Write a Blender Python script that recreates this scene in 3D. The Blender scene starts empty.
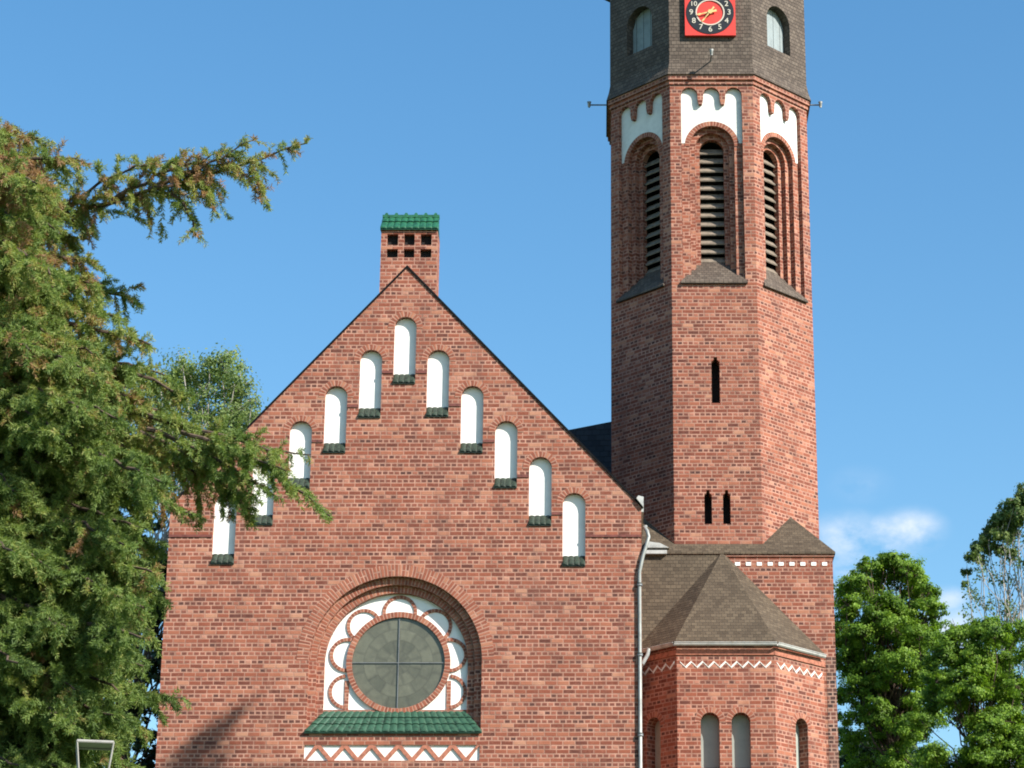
import bpy, math, random
import numpy as np
from mathutils import Vector, Matrix
from mathutils.geometry import tessellate_polygon

random.seed(7)
rng = np.random.default_rng(7)
scene = bpy.context.scene
COL = scene.collection

# ------------------------------------------------------------------ camera
F_PX, TH, CX, CY = 2550.0, math.radians(19.55), 600.0, 384.0
CAM = Vector((0.0, 0.0, 1.6))
cam_d = bpy.data.cameras.new('camera')
cam_d.sensor_width = 36.0
cam_d.lens = F_PX / 1024 * 36.0
cam_d.shift_x = (512 - CX) / 1024
cam_d.clip_end = 5000
cam = bpy.data.objects.new('camera', cam_d)
cam.location = CAM
cam.rotation_euler = (math.pi / 2 + TH, 0, 0)
COL.objects.link(cam)
scene.camera = cam

# ------------------------------------------------------------------ sky, sun, exposure
SUN = Vector((1.32, -1.0, 1.22)).normalized()
scene.view_settings.view_transform = 'Standard'
scene.view_settings.look = 'None'
scene.view_settings.gamma = 1.0
scene.view_settings.use_curve_mapping = False
scene.view_settings.exposure = 0.88
scene.cycles.filter_width = 1.9
world = bpy.data.worlds.new('World')
scene.world = world
world.use_nodes = True
SKY_STRENGTH = 0.106

sun_d = bpy.data.lights.new('sun', 'SUN')
sun_d.energy = 5.0
sun_d.angle = math.radians(0.5)
sun_d.color = (1.0, 0.93, 0.83)
sun = bpy.data.objects.new('sun', sun_d)
sun.rotation_euler = SUN.to_track_quat('Z', 'Y').to_euler()
sun.location = (30, -20, 60)
COL.objects.link(sun)


def at(px, py, Y):
    """world point that a pixel of the photograph shows at depth Y"""
    r, u = (px - CX) / F_PX, (CY - py) / F_PX
    yd = math.cos(TH) - u * math.sin(TH)
    t = Y / yd
    return Vector((r * t, Y, CAM.z + t * (math.sin(TH) + u * math.cos(TH))))


def zat(py, Y):
    return at(CX, py, Y).z


def build_world():
    nt = world.node_tree
    nt.nodes.clear()
    N, L = nt.nodes.new, nt.links.new
    out = N('ShaderNodeOutputWorld')
    bg = N('ShaderNodeBackground')
    bg.inputs['Strength'].default_value = SKY_STRENGTH
    sky = N('ShaderNodeTexSky')
    sky.sky_type = 'NISHITA'
    sky.sun_disc = False
    sky.sun_elevation = math.asin(SUN.z)
    sky.sun_rotation = math.atan2(SUN.x, SUN.y)
    sky.altitude = 100
    sky.air_density = 1.25
    sky.dust_density = 0.5
    sky.ozone_density = 2.2
    # small fair-weather clouds low in the sky
    tc = N('ShaderNodeTexCoord')
    noise = N('ShaderNodeTexNoise')
    noise.inputs['Scale'].default_value = 42
    noise.inputs['Detail'].default_value = 6
    noise.inputs['Roughness'].default_value = 0.58
    mp = N('ShaderNodeMapping')
    mp.inputs['Scale'].default_value = (1, 1, 1.5)
    L(tc.outputs['Generated'], mp.inputs['Vector'])
    L(mp.outputs['Vector'], noise.inputs['Vector'])
    total = None
    for (px, py, rad, amt) in CLOUDS:
        d = (at(px, py, 100) - CAM).normalized()
        sub = N('ShaderNodeVectorMath'); sub.operation = 'SUBTRACT'
        L(tc.outputs['Generated'], sub.inputs[0]); sub.inputs[1].default_value = d
        scl = N('ShaderNodeVectorMath'); scl.operation = 'MULTIPLY'
        L(sub.outputs[0], scl.inputs[0]); scl.inputs[1].default_value = (1, 1, 1.7)
        ln = N('ShaderNodeVectorMath'); ln.operation = 'LENGTH'
        L(scl.outputs[0], ln.inputs[0])
        mr = N('ShaderNodeMapRange'); mr.interpolation_type = 'SMOOTHSTEP'
        mr.inputs['From Min'].default_value = 0
        mr.inputs['From Max'].default_value = rad
        mr.inputs['To Min'].default_value = amt
        mr.inputs['To Max'].default_value = 0
        L(ln.outputs['Value'], mr.inputs['Value'])
        if total is None:
            total = mr.outputs[0]
        else:
            mx = N('ShaderNodeMath'); mx.operation = 'MAXIMUM'
            L(total, mx.inputs[0]); L(mr.outputs[0], mx.inputs[1])
            total = mx.outputs[0]
    nr = N('ShaderNodeMapRange')
    nr.inputs['From Min'].default_value = 0.33
    nr.inputs['From Max'].default_value = 0.62
    L(noise.outputs['Fac'], nr.inputs['Value'])
    mul = N('ShaderNodeMath'); mul.operation = 'MULTIPLY'
    L(total, mul.inputs[0]); L(nr.outputs[0], mul.inputs[1])
    mix = N('ShaderNodeMix'); mix.data_type = 'RGBA'
    L(mul.outputs[0], mix.inputs['Factor'])
    hsv = N('ShaderNodeHueSaturation')
    hsv.inputs['Saturation'].default_value = 1.29
    hsv.inputs['Hue'].default_value = 0.496
    hsv.inputs['Value'].default_value = 1.0
    L(sky.outputs['Color'], hsv.inputs['Color'])
    L(hsv.outputs['Color'], mix.inputs['A'])
    mix.inputs['B'].default_value = (5.2, 5.5, 6.0, 1)
    L(mix.outputs['Result'], bg.inputs['Color'])
    L(bg.outputs[0], out.inputs[0])


CLOUDS = [(908, 530, 0.019, 0.9), (885, 528, 0.012, 0.8), (848, 540, 0.024, 0.75), (852, 578, 0.026, 0.75), (890, 545, 0.016, 0.7), (945, 625, 0.02, 0.7),
          (945, 600, 0.012, 0.8), (955, 640, 0.014, 0.8), (860, 485, 0.016, 0.15)]
build_world()


# ------------------------------------------------------------------ materials
def new_mat(name):
    m = bpy.data.materials.new(name)
    m.use_nodes = True
    nt = m.node_tree
    b = nt.nodes['Principled BSDF']
    return m, nt, b


class NT:
    """tiny helper for math nodes"""
    def __init__(s, nt):
        s.nt = nt

    def m(s, op, a, b=None, c=None):
        n = s.nt.nodes.new('ShaderNodeMath'); n.operation = op
        for i, x in enumerate((a, b, c)):
            if x is None:
                continue
            if isinstance(x, (int, float)):
                n.inputs[i].default_value = x
            else:
                s.nt.links.new(x, n.inputs[i])
        return n.outputs[0]


def ramp(nt, fac, stops, interp='LINEAR'):
    r = nt.nodes.new('ShaderNodeValToRGB')
    r.color_ramp.interpolation = interp
    els = r.color_ramp.elements
    while len(els) > 1:
        els.remove(els[-1])
    els[0].position = stops[0][0]
    els[0].color = (*stops[0][1], 1)
    for p, c in stops[1:]:
        e = els.new(p); e.color = (*c, 1)
    nt.links.new(fac, r.inputs[0])
    return r.outputs[0]


def mixc(nt, fac, a, b, mode='MIX'):
    n = nt.nodes.new('ShaderNodeMix'); n.data_type = 'RGBA'; n.blend_type = mode
    for sock, x in (('Factor', fac), ('A', a), ('B', b)):
        if isinstance(x, (int, float)):
            n.inputs[sock].default_value = x
        elif isinstance(x, tuple):
            n.inputs[sock].default_value = (*x, 1)
        else:
            nt.links.new(x, n.inputs[sock])
    return n.outputs['Result']


def noise(nt, vec, scale, detail=3, rough=0.5):
    n = nt.nodes.new('ShaderNodeTexNoise')
    n.inputs['Scale'].default_value = scale
    n.inputs['Detail'].default_value = detail
    n.inputs['Roughness'].default_value = rough
    if vec is not None:
        nt.links.new(vec, n.inputs['Vector'])
    return n.outputs['Fac']


RED = [(0.0, (0.106, 0.034, 0.024)), (0.10, (0.173, 0.050, 0.031)), (0.40, (0.230, 0.066, 0.038)),
       (0.65, (0.274, 0.085, 0.049)), (0.88, (0.346, 0.129, 0.076)), (1.0, (0.432, 0.212, 0.135))]
HEAD = [(0.0, (0.075, 0.032, 0.027)), (0.20, (0.130, 0.045, 0.033)), (0.50, (0.185, 0.060, 0.041)),
        (0.75, (0.25, 0.080, 0.052)), (0.92, (0.34, 0.125, 0.082)), (1.0, (0.42, 0.20, 0.14))]
HEAD2 = [(0.0, (0.03, 0.022, 0.022)), (0.55, (0.07, 0.036, 0.032)), (0.85, (0.15, 0.06, 0.045)), (1.0, (0.30, 0.13, 0.09))]
ARCHC = [(0.0, (0.154, 0.050, 0.033)), (0.3, (0.240, 0.073, 0.044)), (0.7, (0.298, 0.099, 0.058)), (1.0, (0.384, 0.167, 0.102))]


def brick_mat(name, ws, wh, h, ramp_s, ramp_h, mortar=(0.40, 0.215, 0.157), joint=0.0090, seed=0.0, bump=0.5):
    m, nt, b = new_mat(name)
    N, L = nt.nodes.new, nt.links.new
    M = NT(nt).m
    uv = N('ShaderNodeUVMap'); uv.uv_map = 'UVMap'
    # hand laid: wobble the courses by a few millimetres
    sp = N('ShaderNodeSeparateXYZ'); L(uv.outputs[0], sp.inputs[0])
    wob = noise(nt, uv.outputs[0], 3.0, 2)
    u = M('ADD', sp.outputs[0], M('MULTIPLY', M('SUBTRACT', wob, 0.5), 0.02))
    v = M('ADD', sp.outputs[1], M('MULTIPLY', M('SUBTRACT', wob, 0.5), 0.014))
    vr = M('DIVIDE', v, h)
    row = M('FLOOR', vr)
    fv = M('MULTIPLY', M('FRACT', vr), h)
    par = M('FLOORED_MODULO', row, 2.0)
    w = M('ADD', M('MULTIPLY', par, wh - ws), ws)
    shift = M('ADD', M('MULTIPLY', par, 0.5), M('MULTIPLY', M('FLOORED_MODULO', M('FLOOR', M('DIVIDE', row, 2.0)), 2.0), 0.5))
    uu = M('ADD', M('DIVIDE', u, w), shift)
    cell = M('FLOOR', uu)
    fu = M('MULTIPLY', M('FRACT', uu), w)
    du = M('MINIMUM', fu, M('SUBTRACT', w, fu))
    dv = M('MINIMUM', fv, M('SUBTRACT', h, fv))
    d = M('MINIMUM', du, dv)
    mr = N('ShaderNodeMapRange'); mr.interpolation_type = 'SMOOTHSTEP'
    L(d, mr.inputs['Value'])
    jw = M('ADD', joint, M('MULTIPLY', par, joint * 0.7))
    L(M('MULTIPLY', jw, 0.6), mr.inputs['From Min'])
    L(M('MULTIPLY', jw, 1.4), mr.inputs['From Max'])
    cv = N('ShaderNodeCombineXYZ'); L(cell, cv.inputs[0]); L(row, cv.inputs[1]); cv.inputs[2].default_value = seed
    wn = N('ShaderNodeTexWhiteNoise'); wn.noise_dimensions = '3D'; L(cv.outputs[0], wn.inputs['Vector'])
    patch = noise(nt, uv.outputs[0], 0.9, 4, 0.6)
    val = M('ADD', wn.outputs['Value'], M('MULTIPLY', M('SUBTRACT', patch, 0.5), 0.5))
    cs = ramp(nt, val, ramp_s)
    ch = ramp(nt, val, ramp_h)
    col = mixc(nt, par, cs, ch)
    grain = noise(nt, uv.outputs[0], 45, 3, 0.7)
    col = mixc(nt, 0.35, col, ramp(nt, grain, [(0.25, (0.62, 0.58, 0.56)), (0.75, (1, 1, 1))]), 'MULTIPLY')
    lime = noise(nt, uv.outputs[0], 1.7, 5, 0.7)
    mort = mixc(nt, ramp(nt, lime, [(0.35, (0, 0, 0)), (0.65, (1, 1, 1))]), tuple(x * 0.62 for x in mortar), tuple(min(1, x * 1.15) for x in mortar))
    col = mixc(nt, ramp(nt, noise(nt, uv.outputs[0], 11, 4, 0.75), [(0.5, (0, 0, 0)), (0.8, (0.55, 0.55, 0.55))]), col, (0.33, 0.135, 0.09))
    col = mixc(nt, mr.outputs[0], mort, col)
    # soot and lime weathering in broad irregular patches
    soot = noise(nt, uv.outputs[0], 0.45, 5, 0.65)
    col = mixc(nt, ramp(nt, soot, [(0.55, (0, 0, 0)), (0.8, (0.28, 0.28, 0.28))]), col, (0.20, 0.10, 0.08))
    # rain streaks: noise stretched down the wall
    mp = N('ShaderNodeMapping'); mp.inputs['Scale'].default_value = (3.2, 0.22, 1)
    L(uv.outputs[0], mp.inputs['Vector'])
    stk = noise(nt, mp.outputs[0], 1.0, 5, 0.7)
    col = mixc(nt, ramp(nt, stk, [(0.50, (0, 0, 0)), (0.72, (0.42, 0.42, 0.42))]), col, (0.13, 0.06, 0.048))
    col = mixc(nt, ramp(nt, stk, [(0.26, (0.30, 0.30, 0.30)), (0.42, (0, 0, 0))]), col, (0.46, 0.25, 0.18))
    L(col, b.inputs['Base Color'])
    b.inputs['Roughness'].default_value = 0.82
    b.inputs['Specular IOR Level'].default_value = 0.25
    bp = N('ShaderNodeBump'); bp.inputs['Strength'].default_value = bump; bp.inputs['Distance'].default_value = 0.008
    hgt = M('ADD', M('MULTIPLY', mr.outputs[0], 1.0), M('MULTIPLY', M('ADD', grain, wn.outputs['Value']), 0.35))
    L(hgt, bp.inputs['Height'])
    L(bp.outputs[0], b.inputs['Normal'])
    return m


def tile_mat(name, w, h, stops, edge=(0.04, 0.035, 0.03), rough=0.8, lines=0.012, vline=0.006, seed=3.0, spec=0.3):
    """overlapping shingles / plain tiles: each course has its own shade and a drop at its lower edge"""
    m, nt, b = new_mat(name)
    N, L = nt.nodes.new, nt.links.new
    M = NT(nt).m
    uv = N('ShaderNodeUVMap'); uv.uv_map = 'UVMap'
    sp = N('ShaderNodeSeparateXYZ'); L(uv.outputs[0], sp.inputs[0])
    wob = noise(nt, uv.outputs[0], 6.0, 2)
    v = M('ADD', sp.outputs[1], M('MULTIPLY', M('SUBTRACT', wob, 0.5), 0.03))
    vr = M('DIVIDE', v, h); row = M('FLOOR', vr); fvn = M('FRACT', vr); fv = M('MULTIPLY', fvn, h)
    uu = M('ADD', M('DIVIDE', sp.outputs[0], w), M('MULTIPLY', M('FLOORED_MODULO', row, 2.0), 0.5))
    cell = M('FLOOR', uu); fu = M('MULTIPLY', M('FRACT', uu), w)
    du = M('MINIMUM', fu, M('SUBTRACT', w, fu))
    gap = M('MINIMUM', M('DIVIDE', du, vline), M('DIVIDE', fv, lines))
    mr = N('ShaderNodeMapRange'); mr.interpolation_type = 'SMOOTHSTEP'
    L(gap, mr.inputs['Value']); mr.inputs['From Min'].default_value = 0.6; mr.inputs['From Max'].default_value = 1.2
    cv = N('ShaderNodeCombineXYZ'); L(cell, cv.inputs[0]); L(row, cv.inputs[1]); cv.inputs[2].default_value = seed
    wn = N('ShaderNodeTexWhiteNoise'); wn.noise_dimensions = '3D'; L(cv.outputs[0], wn.inputs['Vector'])
    patch = noise(nt, uv.outputs[0], 1.3, 4, 0.6)
    val = M('ADD', M('MULTIPLY', wn.outputs['Value'], 0.42), M('MULTIPLY', patch, 0.62))
    col = ramp(nt, val, stops)
    grain = noise(nt, uv.outputs[0], 40, 3, 0.7)
    col = mixc(nt, 0.4, col, ramp(nt, grain, [(0.25, (0.6, 0.6, 0.6)), (0.75, (1, 1, 1))]), 'MULTIPLY')
    col = mixc(nt, mr.outputs[0], edge, col)
    L(col, b.inputs['Base Color'])
    b.inputs['Roughness'].default_value = rough
    b.inputs['Specular IOR Level'].default_value = spec
    bp = N('ShaderNodeBump'); bp.inputs['Strength'].default_value = 0.7; bp.inputs['Distance'].default_value = 0.02
    hgt = M('ADD', M('MULTIPLY', M('SUBTRACT', 1.0, fvn), mr.outputs[0]), M('MULTIPLY', wn.outputs['Value'], 0.3))
    L(hgt, bp.inputs['Height']); L(bp.outputs[0], b.inputs['Normal'])
    return m


def plain_mat(name, col, rough=0.7, var=0.15, scale=6.0, metal=0.0, spec=0.4, bump=0.0):
    m, nt, b = new_mat(name)
    tc = nt.nodes.new('ShaderNodeTexCoord')
    n1 = noise(nt, tc.outputs['Object'], scale, 5, 0.62)
    lo = tuple(max(0, c * (1 - var * 2)) for c in col)
    hi = tuple(min(1, c * (1 + var)) for c in col)
    c = ramp(nt, n1, [(0.25, lo), (0.5, col), (0.8, hi)])
    nt.links.new(c, b.inputs['Base Color'])
    b.inputs['Roughness'].default_value = rough
    b.inputs['Metallic'].default_value = metal
    b.inputs['Specular IOR Level'].default_value = spec
    if bump:
        bp = nt.nodes.new('ShaderNodeBump'); bp.inputs['Strength'].default_value = bump; bp.inputs['Distance'].default_value = 0.01
        nt.links.new(n1, bp.inputs['Height']); nt.links.new(bp.outputs[0], b.inputs['Normal'])
    return m


def leaf_mat(name, stops, trans=0.3, rough=0.55):
    m, nt, b = new_mat(name)
    N, L = nt.nodes.new, nt.links.new
    at_ = N('ShaderNodeAttribute'); at_.attribute_name = 'shade'
    col = ramp(nt, at_.outputs['Fac'], stops)
    L(col, b.inputs['Base Color'])
    b.inputs['Roughness'].default_value = rough
    b.inputs['Specular IOR Level'].default_value = 0.3
    tr = N('ShaderNodeBsdfTranslucent'); L(mixc(nt, 1.0, col, (1.0, 1.0, 0.55), 'MULTIPLY'), tr.inputs['Color'])
    mx = N('ShaderNodeMixShader'); mx.inputs[0].default_value = trans
    L(b.outputs[0], mx.inputs[1]); L(tr.outputs[0], mx.inputs[2])
    L(mx.outputs[0], nt.nodes['Material Output'].inputs['Surface'])
    return m


MAT = {}
MAT['brick'] = brick_mat('red_brick', 0.25, 0.125, 0.088, RED, HEAD)
MAT['brick_tower'] = brick_mat('tower_brick', 0.25, 0.125, 0.0865, RED, HEAD, seed=5.0)
MAT['quoin'] = brick_mat('dark_header_brick', 0.125, 0.125, 0.088, HEAD2, HEAD2, mortar=(0.38, 0.235, 0.18), seed=4.0)
MAT['arch_brick'] = brick_mat('arch_brick', 0.26, 0.26, 0.074, ARCHC, ARCHC, seed=9.0)
MAT['dark_brick'] = plain_mat('string_course_brick', (0.15, 0.045, 0.035), 0.7, 0.3, 9)
MAT['red_header'] = plain_mat('red_tracery_brick', (0.36, 0.135, 0.085), 0.8, 0.35, 14, bump=0.4)
MAT['plaster'] = plain_mat('white_plaster', (0.80, 0.80, 0.77), 0.9, 0.05, 3, bump=0.15)
MAT['plaster_shade_tint'] = plain_mat('shade_tinted_plaster', (0.30, 0.33, 0.30), 0.85, 0.08, 4, bump=0.15)  # white plaster of the annex niches, their grey-green shadow put into the colour
MAT['plaster_old'] = plain_mat('weathered_plaster', (0.70, 0.70, 0.66), 0.9, 0.1, 5, bump=0.2)
MAT['shingle'] = tile_mat('grey_brown_shingles', 0.11, 0.095,
                          [(0.2, (0.062, 0.047, 0.036)), (0.5, (0.098, 0.075, 0.058)), (0.85, (0.150, 0.120, 0.093))], edge=(0.042, 0.034, 0.028))
MAT['tile'] = tile_mat('brown_plain_tiles', 0.12, 0.085,
                       [(0.2, (0.052, 0.037, 0.023)), (0.5, (0.084, 0.062, 0.040)), (0.8, (0.118, 0.089, 0.058)), (0.97, (0.17, 0.14, 0.10)), (1.0, (0.34, 0.31, 0.25))], edge=(0.055, 0.043, 0.031), seed=8.0, lines=0.008)
MAT['slate'] = tile_mat('dark_slate', 0.2, 0.16, [(0.2, (0.018, 0.019, 0.021)), (0.8, (0.045, 0.045, 0.048))], edge=(0.01, 0.01, 0.01), rough=0.6, seed=2.0)
MAT['verge'] = plain_mat('shade_tinted_verge', (0.008, 0.008, 0.009), 0.9, 0.3, 4, spec=0.1)  # near-black: the shade along the roof edge is put into the colour
MAT['green_tile'] = plain_mat('green_glazed_tile', (0.028, 0.078, 0.048), 0.5, 0.4, 9, spec=0.35, bump=0.2)
MAT['green_cap'] = plain_mat('bright_green_glazed_tile', (0.020, 0.105, 0.048), 0.36, 0.4, 12, spec=0.5, bump=0.2)
MAT['mossy_tile'] = plain_mat('weathered_green_tile', (0.024, 0.038, 0.024), 0.5, 0.5, 14, spec=0.4, bump=0.3)
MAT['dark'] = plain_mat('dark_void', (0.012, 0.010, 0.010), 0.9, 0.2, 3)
MAT['louvre'] = plain_mat('weathered_louvre_timber', (0.19, 0.155, 0.12), 0.8, 0.3, 8, bump=0.3)
MAT['zinc'] = plain_mat('zinc', (0.27, 0.28, 0.265), 0.5, 0.2, 5, metal=0.25)
MAT['zinc_dark'] = plain_mat('dark_zinc', (0.16, 0.17, 0.175), 0.5, 0.2, 5, metal=0.2)
MAT['lead'] = plain_mat('pale_lead_flashing', (0.42, 0.42, 0.40), 0.55, 0.2, 5, metal=0.1)
MAT['shutter'] = plain_mat('pale_blue_grey_shutter', (0.23, 0.275, 0.285), 0.7, 0.12, 5)
MAT['red_paint'] = plain_mat('red_dial_paint', (0.66, 0.050, 0.036), 0.45, 0.12, 3)
MAT['black_paint'] = plain_mat('black_dial_paint', (0.012, 0.013, 0.017), 0.45, 0.1, 3)
MAT['gold'] = plain_mat('gilded_metal', (0.80, 0.60, 0.24), 0.35, 0.1, 5, metal=0.35)
MAT['cream'] = plain_mat('cream_paint', (0.56, 0.52, 0.43), 0.5, 0.05, 4)
MAT['bark'] = plain_mat('brown_bark', (0.085, 0.058, 0.042), 0.9, 0.35, 9, bump=0.6)
MAT['bark_pale'] = plain_mat('pale_bark', (0.36, 0.33, 0.30), 0.9, 0.35, 5, bump=0.5)
MAT['iron'] = plain_mat('grey_painted_iron', (0.30, 0.29, 0.265), 0.5, 0.15, 6, metal=0.2)


def window_glass():
    m, nt, b = new_mat('leaded_stained_glass')
    N, L = nt.nodes.new, nt.links.new
    M = NT(nt).m
    uv = N('ShaderNodeUVMap'); uv.uv_map = 'UVMap'   # u = x, v = z in metres from the centre
    sp = N('ShaderNodeSeparateXYZ'); L(uv.outputs[0], sp.inputs[0])
    r = M('SQRT', M('ADD', M('MULTIPLY', sp.outputs[0], sp.outputs[0]), M('MULTIPLY', sp.outputs[1], sp.outputs[1])))
    a = M('MULTIPLY', M('ARCTAN2', sp.outputs[1], sp.outputs[0]), 12 / (2 * math.pi))
    ring = M('FLOOR', M('MULTIPLY', r, 4.2)); sect = M('FLOOR', M('ADD', a, M('MULTIPLY', ring, 0.5)))
    fa = M('MULTIPLY', M('MINIMUM', M('FRACT', M('ADD', a, M('MULTIPLY', ring, 0.5))), M('SUBTRACT', 1.0, M('FRACT', M('ADD', a, M('MULTIPLY', ring, 0.5))))), r)
    fr = M('FRACT', M('MULTIPLY', r, 4.2))
    lead = M('MINIMUM', M('MULTIPLY', fa, 10), M('MULTIPLY', M('MINIMUM', fr, M('SUBTRACT', 1.0, fr)), 9))
    cv = N('ShaderNodeCombineXYZ'); L(ring, cv.inputs[0]); L(sect, cv.inputs[1])
    wn = N('ShaderNodeTexWhiteNoise'); L(cv.outputs[0], wn.inputs['Vector'])
    ns = noise(nt, uv.outputs[0], 5, 5, 0.7)
    val = M('ADD', M('MULTIPLY', wn.outputs['Value'], 0.28), M('MULTIPLY', ns, 0.7))
    col = ramp(nt, val, [(0.15, (0.06, 0.063, 0.045)), (0.45, (0.10, 0.10, 0.072)), (0.7, (0.14, 0.14, 0.10)), (0.95, (0.24, 0.24, 0.19))])
    mr = N('ShaderNodeMapRange'); L(lead, mr.inputs['Value']); mr.inputs['From Min'].default_value = 0.2; mr.inputs['From Max'].default_value = 0.9
    mr.inputs['To Min'].default_value = 0.62
    col = mixc(nt, mr.outputs[0], (0.055, 0.053, 0.04), col)
    L(col, b.inputs['Base Color'])
    b.inputs['Roughness'].default_value = 0.28
    bp = N('ShaderNodeBump'); bp.inputs['Strength'].default_value = 0.25; bp.inputs['Distance'].default_value = 0.02
    L(val, bp.inputs['Height']); L(bp.outputs[0], b.inputs['Normal'])
    return m


MAT['glass'] = window_glass()


# ------------------------------------------------------------------ mesh helpers
class MB:
    def __init__(s):
        s.f, s.uv = [], []

    def face(s, pts, uvs=None):
        pts = [Vector(p) for p in pts]
        if uvs is None:
            n = (pts[1] - pts[0]).cross(pts[-1] - pts[0])
            if n.length < 1e-9 and len(pts) > 3:
                n = (pts[2] - pts[1]).cross(pts[3] - pts[1])
            if n.length < 1e-12:
                n = Vector((0, 0, 1))
            n.normalize()
            if abs(n.z) > 0.97:
                uvs = [(p.x, p.y) for p in pts]
            else:
                T = Vector((0, 0, 1)).cross(n).normalized()
                V = n.cross(T)
                if V.z < 0:
                    V = -V
                uvs = [(p.dot(T), p.dot(V)) for p in pts]
        s.f.append(pts); s.uv.append(uvs)

    def box(s, x0, x1, y0, y1, z0, z1):
        c = [Vector((x, y, z)) for z in (z0, z1) for (x, y) in ((x0, y0), (x1, y0), (x1, y1), (x0, y1))]
        for q in ((0, 1, 5, 4), (1, 2, 6, 5), (2, 3, 7, 6), (3, 0, 4, 7), (4, 5, 6, 7), (3, 2, 1, 0)):
            s.face([c[i] for i in q])

    def fbox(s, fr, u0, u1, v0, v1, w0, w1):
        c = [fr.P(u, v, w) for v in (v0, v1) for (u, w) in ((u0, w1), (u1, w1), (u1, w0), (u0, w0))]
        for q in ((0, 1, 5, 4), (1, 2, 6, 5), (2, 3, 7, 6), (3, 0, 4, 7), (4, 5, 6, 7), (3, 2, 1, 0)):
            s.face([c[i] for i in q])

    def hexa(s, b, t):
        """solid between bottom loop b and top loop t (same length)"""
        n = len(b)
        for i in range(n):
            j = (i + 1) % n
            s.face([b[i], b[j], t[j], t[i]])
        s.face(list(t)); s.face(list(reversed(b)))

    def plate(s, fr, outer, holes=(), w=0.0, uo=0.0):
        loops = [outer] + list(holes)
        flat = [p for l in loops for p in l]
        tris = tessellate_polygon([[Vector((p[0], p[1], 0)) for p in l] for l in loops])
        for t in tris:
            a, b, c = (flat[i] for i in t)
            if (b[0] - a[0]) * (c[1] - a[1]) - (b[1] - a[1]) * (c[0] - a[0]) < 0:
                b, c = c, b
            s.face([fr.P(p[0], p[1], w) for p in (a, b, c)], [(p[0] + uo, p[1]) for p in (a, b, c)])

    def reveal(s, fr, loop, w0, w1, skip=()):
        n = len(loop); run = 0.0
        for i in range(n):
            a, b = loop[i], loop[(i + 1) % n]
            L = math.hypot(b[0] - a[0], b[1] - a[1])
            if i not in skip:
                vert = abs(b[1] - a[1]) > abs(b[0] - a[0]) * 4
                if vert:
                    uv = [(w0, a[1]), (w0, b[1]), (w1, b[1]), (w1, a[1])]
                else:
                    uv = [(w0, run), (w0, run + L), (w1, run + L), (w1, run)]
                s.face([fr.P(a[0], a[1], w0), fr.P(b[0], b[1], w0), fr.P(b[0], b[1], w1), fr.P(a[0], a[1], w1)], uv)
            run += L

    def ring(s, fr, cu, cv, r0, r1, a0, a1, w, n=32, depth=0.0):
        """flat arch band; u of the uv runs across it, v along it, so a brick material gives voussoirs"""
        for i in range(n):
            t0, t1 = a0 + (a1 - a0) * i / n, a0 + (a1 - a0) * (i + 1) / n
            p = lambda r, t, ww: fr.P(cu + r * math.cos(t), cv + r * math.sin(t), ww)
            rm = (r0 + r1) / 2
            s.face([p(r0, t1, w), p(r0, t0, w), p(r1, t0, w), p(r1, t1, w)],
                   [(0.005, t1 * rm), (0.005, t0 * rm), (r1 - r0, t0 * rm), (r1 - r0, t1 * rm)])
            if depth:
                for r in (r0, r1):
                    s.face([p(r, t0, w), p(r, t1, w), p(r, t1, w - depth), p(r, t0, w - depth)],
                           [(0.01, t0 * rm), (0.01, t1 * rm), (depth, t1 * rm), (depth, t0 * rm)])

    def tube(s, pts, rad, n=10, cap=True):
        pts = [Vector(p) for p in pts]
        rad = rad if isinstance(rad, (list, tuple)) else [rad] * len(pts)
        rings = []
        for i, p in enumerate(pts):
            d = (pts[min(i + 1, len(pts) - 1)] - pts[max(i - 1, 0)]).normalized()
            a = d.cross(Vector((0.31, 0.2, 0.93)) if abs(d.z) < 0.9 else Vector((1, 0.1, 0))).normalized()
            b = d.cross(a)
            rings.append([p + (a * math.cos(2 * math.pi * k / n) + b * math.sin(2 * math.pi * k / n)) * rad[i] for k in range(n)])
        for i in range(len(rings) - 1):
            for k in range(n):
                j = (k + 1) % n
                s.face([rings[i][k], rings[i][j], rings[i + 1][j], rings[i + 1][k]])
        if cap:
            s.face(rings[0]); s.face(list(reversed(rings[-1])))

    def build(s, name, mat, parent=None, smooth=False):
        me = bpy.data.meshes.new(name)
        verts, faces, idx = [], [], {}
        for pts in s.f:
            fi = []
            for p in pts:
                if smooth:
                    k = (round(p.x, 5), round(p.y, 5), round(p.z, 5))
                    if k not in idx:
                        idx[k] = len(verts); verts.append(p)
                    fi.append(idx[k])
                else:
                    fi.append(len(verts)); verts.append(p)
            faces.append(fi)
        me.from_pydata([tuple(v) for v in verts], [], faces)
        uvl = me.uv_layers.new(name='UVMap')
        k = 0
        for u in s.uv:
            for q in u:
                uvl.data[k].uv = q; k += 1
        me.materials.append(mat)
        if smooth:
            me.polygons.foreach_set('use_smooth', [True] * len(me.polygons))
        o = bpy.data.objects.new(name, me)
        COL.objects.link(o)
        if parent is not None:
            o.parent = parent
            if parent.type == 'EMPTY':
                o.matrix_parent_inverse = Matrix.Translation(-parent.location)
        return o


class Frame:
    """vertical plane: u along T, v = world height, w outwards along N"""
    def __init__(s, ox, oy, ang):
        s.O = Vector((ox, oy, 0)); s.ang = ang
        s.T = Vector((math.cos(ang), math.sin(ang), 0)); s.N = Vector((math.sin(ang), -math.cos(ang), 0))

    def P(s, u, v, w=0.0):
        return s.O + s.T * u + s.N * w + Vector((0, 0, v))


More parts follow.
